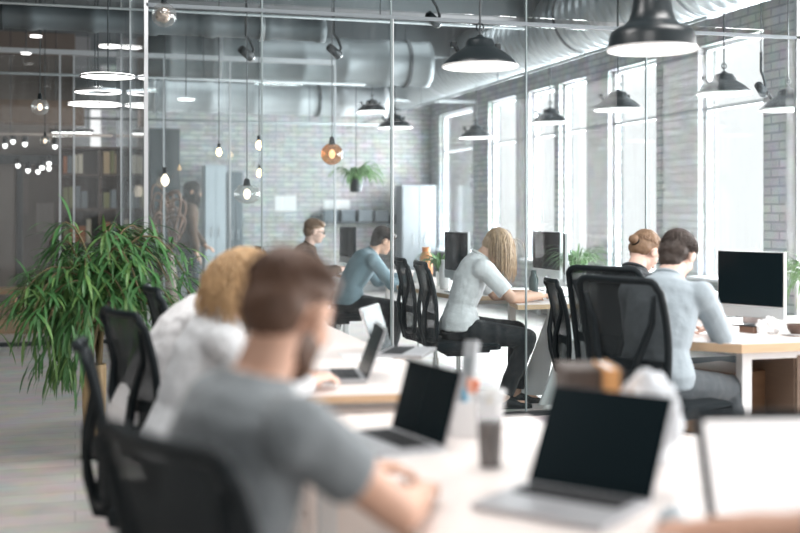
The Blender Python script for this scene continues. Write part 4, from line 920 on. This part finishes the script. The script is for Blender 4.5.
# ================================================================ far room dressing
def wallx(px, Y): u = (px-400)/FPX; return Y*(sT+u*cT)/(cT-u*sT)
def dz(px, Y): u = (px-400)/FPX; return Y/(cT-u*sT)
def zat(px, py, Y): return CAMH+(HY-py)*dz(px, Y)/FPX
GRP = 'papers on the brick wall'
for i, (x0, x1, y0, y1, lab) in enumerate([(275, 296, 196, 211, 'white poster on the brick wall left of the amber bulb'), (324, 350, 200, 209, 'long white poster on the brick wall under the amber bulb')]):
    Y = YB-.005; a, b = wallx(x0, Y), wallx(x1, Y); z0, z1 = zat(x0, y1, Y), zat(x0, y0, Y)
    tag(part('poster', MB().box(((a+b)/2, Y, (z0+z1)/2), (b-a, .01, z1-z0)), PAPER), lab, 'poster')
Y = YB-.15; a, b = wallx(312, Y), wallx(398, Y); z = zat(350, 217, Y)
t = thing('wall_shelf', 'dark wall shelf with folders low on the brick wall', 'shelf', ((a+b)/2, Y, z))
part('board', MB().box((0, 0, -.10), (b-a, .26, .04)), STEELD, t); part('back_rail', MB().box((0, .13, -.02), (b-a, .02, .12)), STEELD, t)
for k in range(4):
    tag(part('folder', MB().box(((a+b)/2-.45+k*.3, Y, z+.02), (.24, .22, .2), bev=.01), mat('slate_card_'+'abcd'[k], (.10+.05*k, .13+.05*k, .15+.05*k), .7)), ['darkest slate folder, left end of the wall shelf', 'slate folder second from left on the wall shelf', 'grey folder second from right on the wall shelf', 'lightest grey folder, right end of the wall shelf'][k], 'folder', 'folders on the wall shelf')
# tall dark cupboard and fridge-like units near the brick wall
for lab, x0, x1, py, Y, mm in [('tall dark cupboard in the rear left corner beside the brick wall', 150, 180, 128, 17.6, STEELD), ('tall pale blue-grey locker right of the standing person', 205, 226, 165, 17.8, mat('pale_locker', (.50, .56, .60), .4)), ('dark slate locker beside the pale one', 227, 243, 172, 17.8, mat('slate_locker', (.16, .19, .21), .4)), ('grey cupboard with slim doors beside the large window end', 402, 436, 185, 17.9, mat('grey_locker', (.30, .33, .35), .4))]:
    a, b = wallx(x0, Y), wallx(x1, Y); h = zat(x0, py, Y); t = thing('cupboard', lab, 'cupboard', ((a+b)/2, Y+.2, 0))
    part('body', MB().box((0, 0, h/2), (b-a, .4, h), bev=.01), mm, t)
    for s in (-1, 1): q = part('door', MB().box((s*(b-a)/4, -.206, h/2), ((b-a)/2-.012, .014, h-.06), bev=.003), mm, t); part('handle', MB().box((-s*(b-a)*.18, -.012-.206, h/2), (.014, .02, .16)), ALU, q)
# taupe wall papers
for x0, x1, y0, y1, lab in [(12, 28, 178, 214, 'faint taupe poster at the left end of the inner wall'), (36, 54, 203, 232, 'pale square poster right of the door on the inner wall')]:
    Y = 15.40 if x0 < 30 else 15.40
    a, b = wallx(x0, Y), wallx(x1, Y); z0, z1 = zat(x0, y1, Y), zat(x0, y0, Y)
    tag(part('poster', MB().box(((a+b)/2, 15.495, (z0+z1)/2), (b-a, .01, z1-z0)), mat('pale_poster', (.36, .33, .31), .8) if x0 > 30 else mat('taupe_poster', (.24, .2, .18), .8)), lab, 'poster')
# bookcase with olive-brown contents between the mullions
t = thing('bookcase', 'dark bookcase with brown and olive contents behind the left mullions', 'bookcase', (wallx(100, 14.9), 15.1, 0))
m = MB()
for z in (.03, .5, .95, 1.4, 1.85, 2.2): m.box((0, 0, z), (1.0, .34, .03))
for x in (-.5, .5, 0): m.box((x, 0, 1.1), (.03, .34, 2.2))
m.box((0, .17, 1.1), (1.0, .01, 2.2)); part('case', m, mat('dark_walnut', (.075, .05, .038), .5), t)
rnd = random.Random(5); bx = wallx(100, 14.9)
cols = [mat('spine_'+n, c, .7) for n, c in (('olive', (.16, .16, .08)), ('rust', (.30, .12, .06)), ('tan', (.34, .25, .15)), ('slate', (.14, .16, .17)), ('cream', (.46, .42, .34)))]; names = ['olive', 'rust', 'tan', 'slate', 'cream']
rowsn = {.5: 'second', .95: 'third', 1.4: 'fourth', 1.85: 'top'}
for z in (.5, .95, 1.4, 1.85):
    for half in (0, 1):
        x = -.46+half*.5
        for k in range(4):
            w = rnd.uniform(.05, .10); h = rnd.uniform(.2, .31); c = rnd.randrange(5)
            tag(part('book', MB().box((bx+x+w/2, 15.07, z+.016+h/2), (w-.008, .2, h), bev=.004), cols[c]), '%s binder, %s from left, %s half of %s bookcase shelf' % (names[c], ['first', 'second', 'third', 'fourth'][k], 'right' if half else 'left', rowsn[z]), 'book', 'binders in the dark bookcase'); x += w+.004
p = W(356, 14.0)
spider_plant('green hanging plant in a small pot on a long cord before the brick wall', (p.x, p.y, 1.62), 60, .55, seed=21, h=.16, R=.09, lift=1.4, name='hanging_plant', w=.02, potm=STEELD)
part('cord', MB().tube([(0, 0, .16), (0, 0, ZC-1.62)], .005, 6), STEELD, [o for o in COL.objects if o.name == 'hanging_plant'][0])
# bentwood branches
p = W(165, 12.6)
t = thing('dried_branches', 'tangle of brown bentwood loops standing in a tall vase behind the palm', 'branches', (p.x, p.y, 0))
part('vase', MB().lathe([(.12, 0), (.16, .25), (.13, .7), (.10, .85), (.12, .9), (.09, .88)], n=24), mat('brown_clay', (.16, .10, .07), .5), t, smooth=True)
m = MB(); rnd = random.Random(2)
for k in range(16):
    a = rnd.uniform(0, 6.28); r = rnd.uniform(.08, .24); h = rnd.uniform(.45, .85); pts = []
    for j in range(13):
        q = j/12*math.pi; pts.append((math.cos(a)*(r*math.sin(q*1.4)), math.sin(a)*r*math.sin(q*1.1)+.05*math.sin(3*q), .85+h*math.sin(q*.9)))
    m.tube(pts, .013, 6)
part('branch', m, mat('bentwood', (.20, .10, .06), .45), t, smooth=True, label='looping brown branches')
# ================================================================ palm in the foreground
p = W(94, 6.24)
PX, PY = p.x, p.y
t = thing('potted_palm', 'large drooping green weeping fig palm in a slim gold ribbed planter', 'plant', (PX, PY, 0))
part('base', MB().box((0, 0, .045), (.125, .125, .09), bev=.008), BLK, t, label='black square foot')
m = MB(); rings = []
for z, r in ((.09, .050), (.12, .052), (.3, .062), (.5, .068), (.52, .066), (.52, .055), (.47, .05)):
    rings.append([V((math.cos(2*math.pi*k/48)*r*(1+.07*math.cos(8*2*math.pi*k/48+z*6)), math.sin(2*math.pi*k/48)*r*(1+.07*math.cos(8*2*math.pi*k/48+z*6)), z)) for k in range(48)])
part('planter', m.loft(rings), mat('gold_paper', (.50, .36, .20), .45, noise_amt=.3, noise_scale=14, bump=.6, bump_scale=16, stretch=(1, 1, .3)), t, smooth=True, label='gold ribbed planter')
rnd = random.Random(4); m = MB(); tips = []
for k in range(9):
    a = k*.7; r0 = .03; tw = rnd.uniform(-.4, .4); pts = []
    for j in range(7): q = j/6; pts.append((math.cos(a+q*2+tw)*(r0+.03*q), math.sin(a+q*2+tw)*(r0+.03*q), .46+.5*q))
    m.tube(pts, [.014-.004*j/6 for j in range(7)], 7)
    # crown branches
    for b_ in range(6):
        aa = rnd.uniform(0, 6.28); R = rnd.uniform(.15, .60); hh = rnd.uniform(.0, .46); o = V(pts[-1]); bp = []
        for j in range(7): q = j/6; bp.append(o+V((math.cos(aa)*R*q, math.sin(aa)*R*q, hh*math.sin(q*math.pi*.62)-.42*q*q*(R/.6))))
        m.tube(bp, [.007-.004*j/6 for j in range(7)], 5); tips.append(bp)
part('stem', m, mat('fig_bark', (.17, .13, .07), .8), t, smooth=True)
m = MB(); m2 = MB()
def leaf(mb, p, d, L, w):
    side = d.cross(V((0, 0, 1)))
    if side.length < .1: side = V((1, 0, 0))
    side.normalize(); rows = []; N = 5
    for k in range(N+1):
        q = k/N; ww = w*math.sin(math.pi*min(1, q*.93+.06))**.8; nrm = side.cross(d).normalized()
        rows.append([p-side*ww+nrm*ww*.3, p.copy(), p+side*ww+nrm*ww*.3]); d = (d+V((0, 0, -.26))).normalized(); p = p+d*L/N
    mb.loft(rows, caps=False, closed=False)
for bi, bp in enumerate(tips):
    for i in range(26):
        q = rnd.uniform(.15, 1.0)*6; j = min(5, int(q)); p = bp[j].lerp(bp[j+1], q-j); out = V((bp[-1].x-bp[0].x, bp[-1].y-bp[0].y, 0)).normalized()
        d = (out*rnd.uniform(.1, .9)+V((rnd.uniform(-.9, .9), rnd.uniform(-.9, .9), rnd.uniform(-.5, .7)))).normalized()
        leaf(m if rnd.random() < .7 else m2, p, d, rnd.uniform(.14, .26), rnd.uniform(.006, .0105))
for k in range(22):   # hanging twigs on the left
    a = rnd.uniform(2.4, 4.6) if k < 15 else rnd.uniform(0, 6.28); R = rnd.uniform(.12, .40); o = V((math.cos(a)*R, math.sin(a)*R, rnd.uniform(.85, 1.1)))
    for i in range(20):
        z = rnd.uniform(0, .40); leaf(m if i % 3 else m2, o+V((rnd.gauss(0, .03), rnd.gauss(0, .03), -z)), V((math.cos(a)*.4+rnd.uniform(-.5, .5), math.sin(a)*.4+rnd.uniform(-.5, .5), -.6)).normalized(), rnd.uniform(.12, .2), rnd.uniform(.006, .009))
for mm_ in (m, m2):
    for v in mm_.bm.verts:
        if v.co.y > .1: v.co.y = .1+(v.co.y-.1)*.55
        if v.co.x > 0: v.co.x *= 1.12
part('foliage', m, mat('fig_leaf', (.060, .17, .055), .42, noise_amt=.5, noise_scale=5), t, smooth=True); part('foliage', m2, mat('fig_leaf_light', (.13, .25, .075), .42, noise_amt=.4, noise_scale=5), t, smooth=True, label='lighter green leaves')
# ================================================================ camera, light, view
cam = bpy.data.cameras.new('camera'); co = bpy.data.objects.new('camera', cam); COL.objects.link(co); SC.camera = co
cam.sensor_width = 36; cam.lens = 50; co.location = (0, 0, CAMH); co.rotation_euler = (math.pi/2, 0, -T)
cam.shift_y = -(266.5-HY)/800; cam.clip_start = .05
cam.dof.use_dof = True; cam.dof.focus_distance = 7.4; cam.dof.aperture_fstop = 1.2
w = bpy.data.worlds.new('world'); SC.world = w; w.use_nodes = True; bg = w.node_tree.nodes['Background']; bg.inputs[0].default_value = (1, .98, .975, 1); bg.inputs[1].default_value = WORLD
def area(name, loc, rot, sx, sy, power, col=(1, 1, 1)):
    l = bpy.data.lights.new(name, 'AREA'); l.shape = 'RECTANGLE'; l.size = sx; l.size_y = sy; l.energy = power; l.color = col
    o = bpy.data.objects.new(name, l); COL.objects.link(o); o.location = loc; o.rotation_euler = rot; return o
for i, (a, b) in enumerate(wins):   # daylight entering each window; the unseen nearer windows are added for light
    area('window_daylight', (XW+.17, (a+b)/2, (ZB+ZT)/2), (0, math.radians(90), 0), ZT-ZB-.1, b-a-.1, WINP if a > 6.9 else WINN, (1, .975, .965) if a < 6.9 else (.98, .985, 1))
for lab, x, y in (('added unseen ceiling panel lighting the nearest desks', .9, 2.4), ('added unseen ceiling panel lighting the woman with the blond bob', .6, 4.9), ('added unseen ceiling panel lighting the right-hand desk', 3.4, 4.2), ('added unseen ceiling panel lighting the walkway left', -1.6, 3.4)):
    t = thing('ceiling_light_panel', lab, 'ceiling light', (x, y, ZC-.05), 0, 'added near ceiling light panels')  # unseen panels added to light the near tables from above
    part('diffuser', MB().box((0, 0, 0), (1.2, .6, .03)), LPAN, t); part('frame', MB().box((0, 0, .025), (1.28, .68, .03)), WHTM, t)
    area('added_panel_light', (x, y, ZC-.075), (0, 0, 0), 1.15, .55, CEILP if x > 0 else CEILP*.6, (1, .97, .95))
vs = SC.view_settings; vs.view_transform = 'Standard'; vs.look = 'None'; vs.gamma = 1; vs.use_curve_mapping = False; vs.exposure = EXPO
cy_ = SC.cycles; cy_.use_denoising = True; cy_.max_bounces = 10; cy_.transparent_max_bounces = 24; cy_.diffuse_bounces = 4; cy_.glossy_bounces = 4; cy_.transmission_bounces = 6; cy_.sample_clamp_indirect = 6; cy_.caustics_reflective = False; cy_.caustics_refractive = False
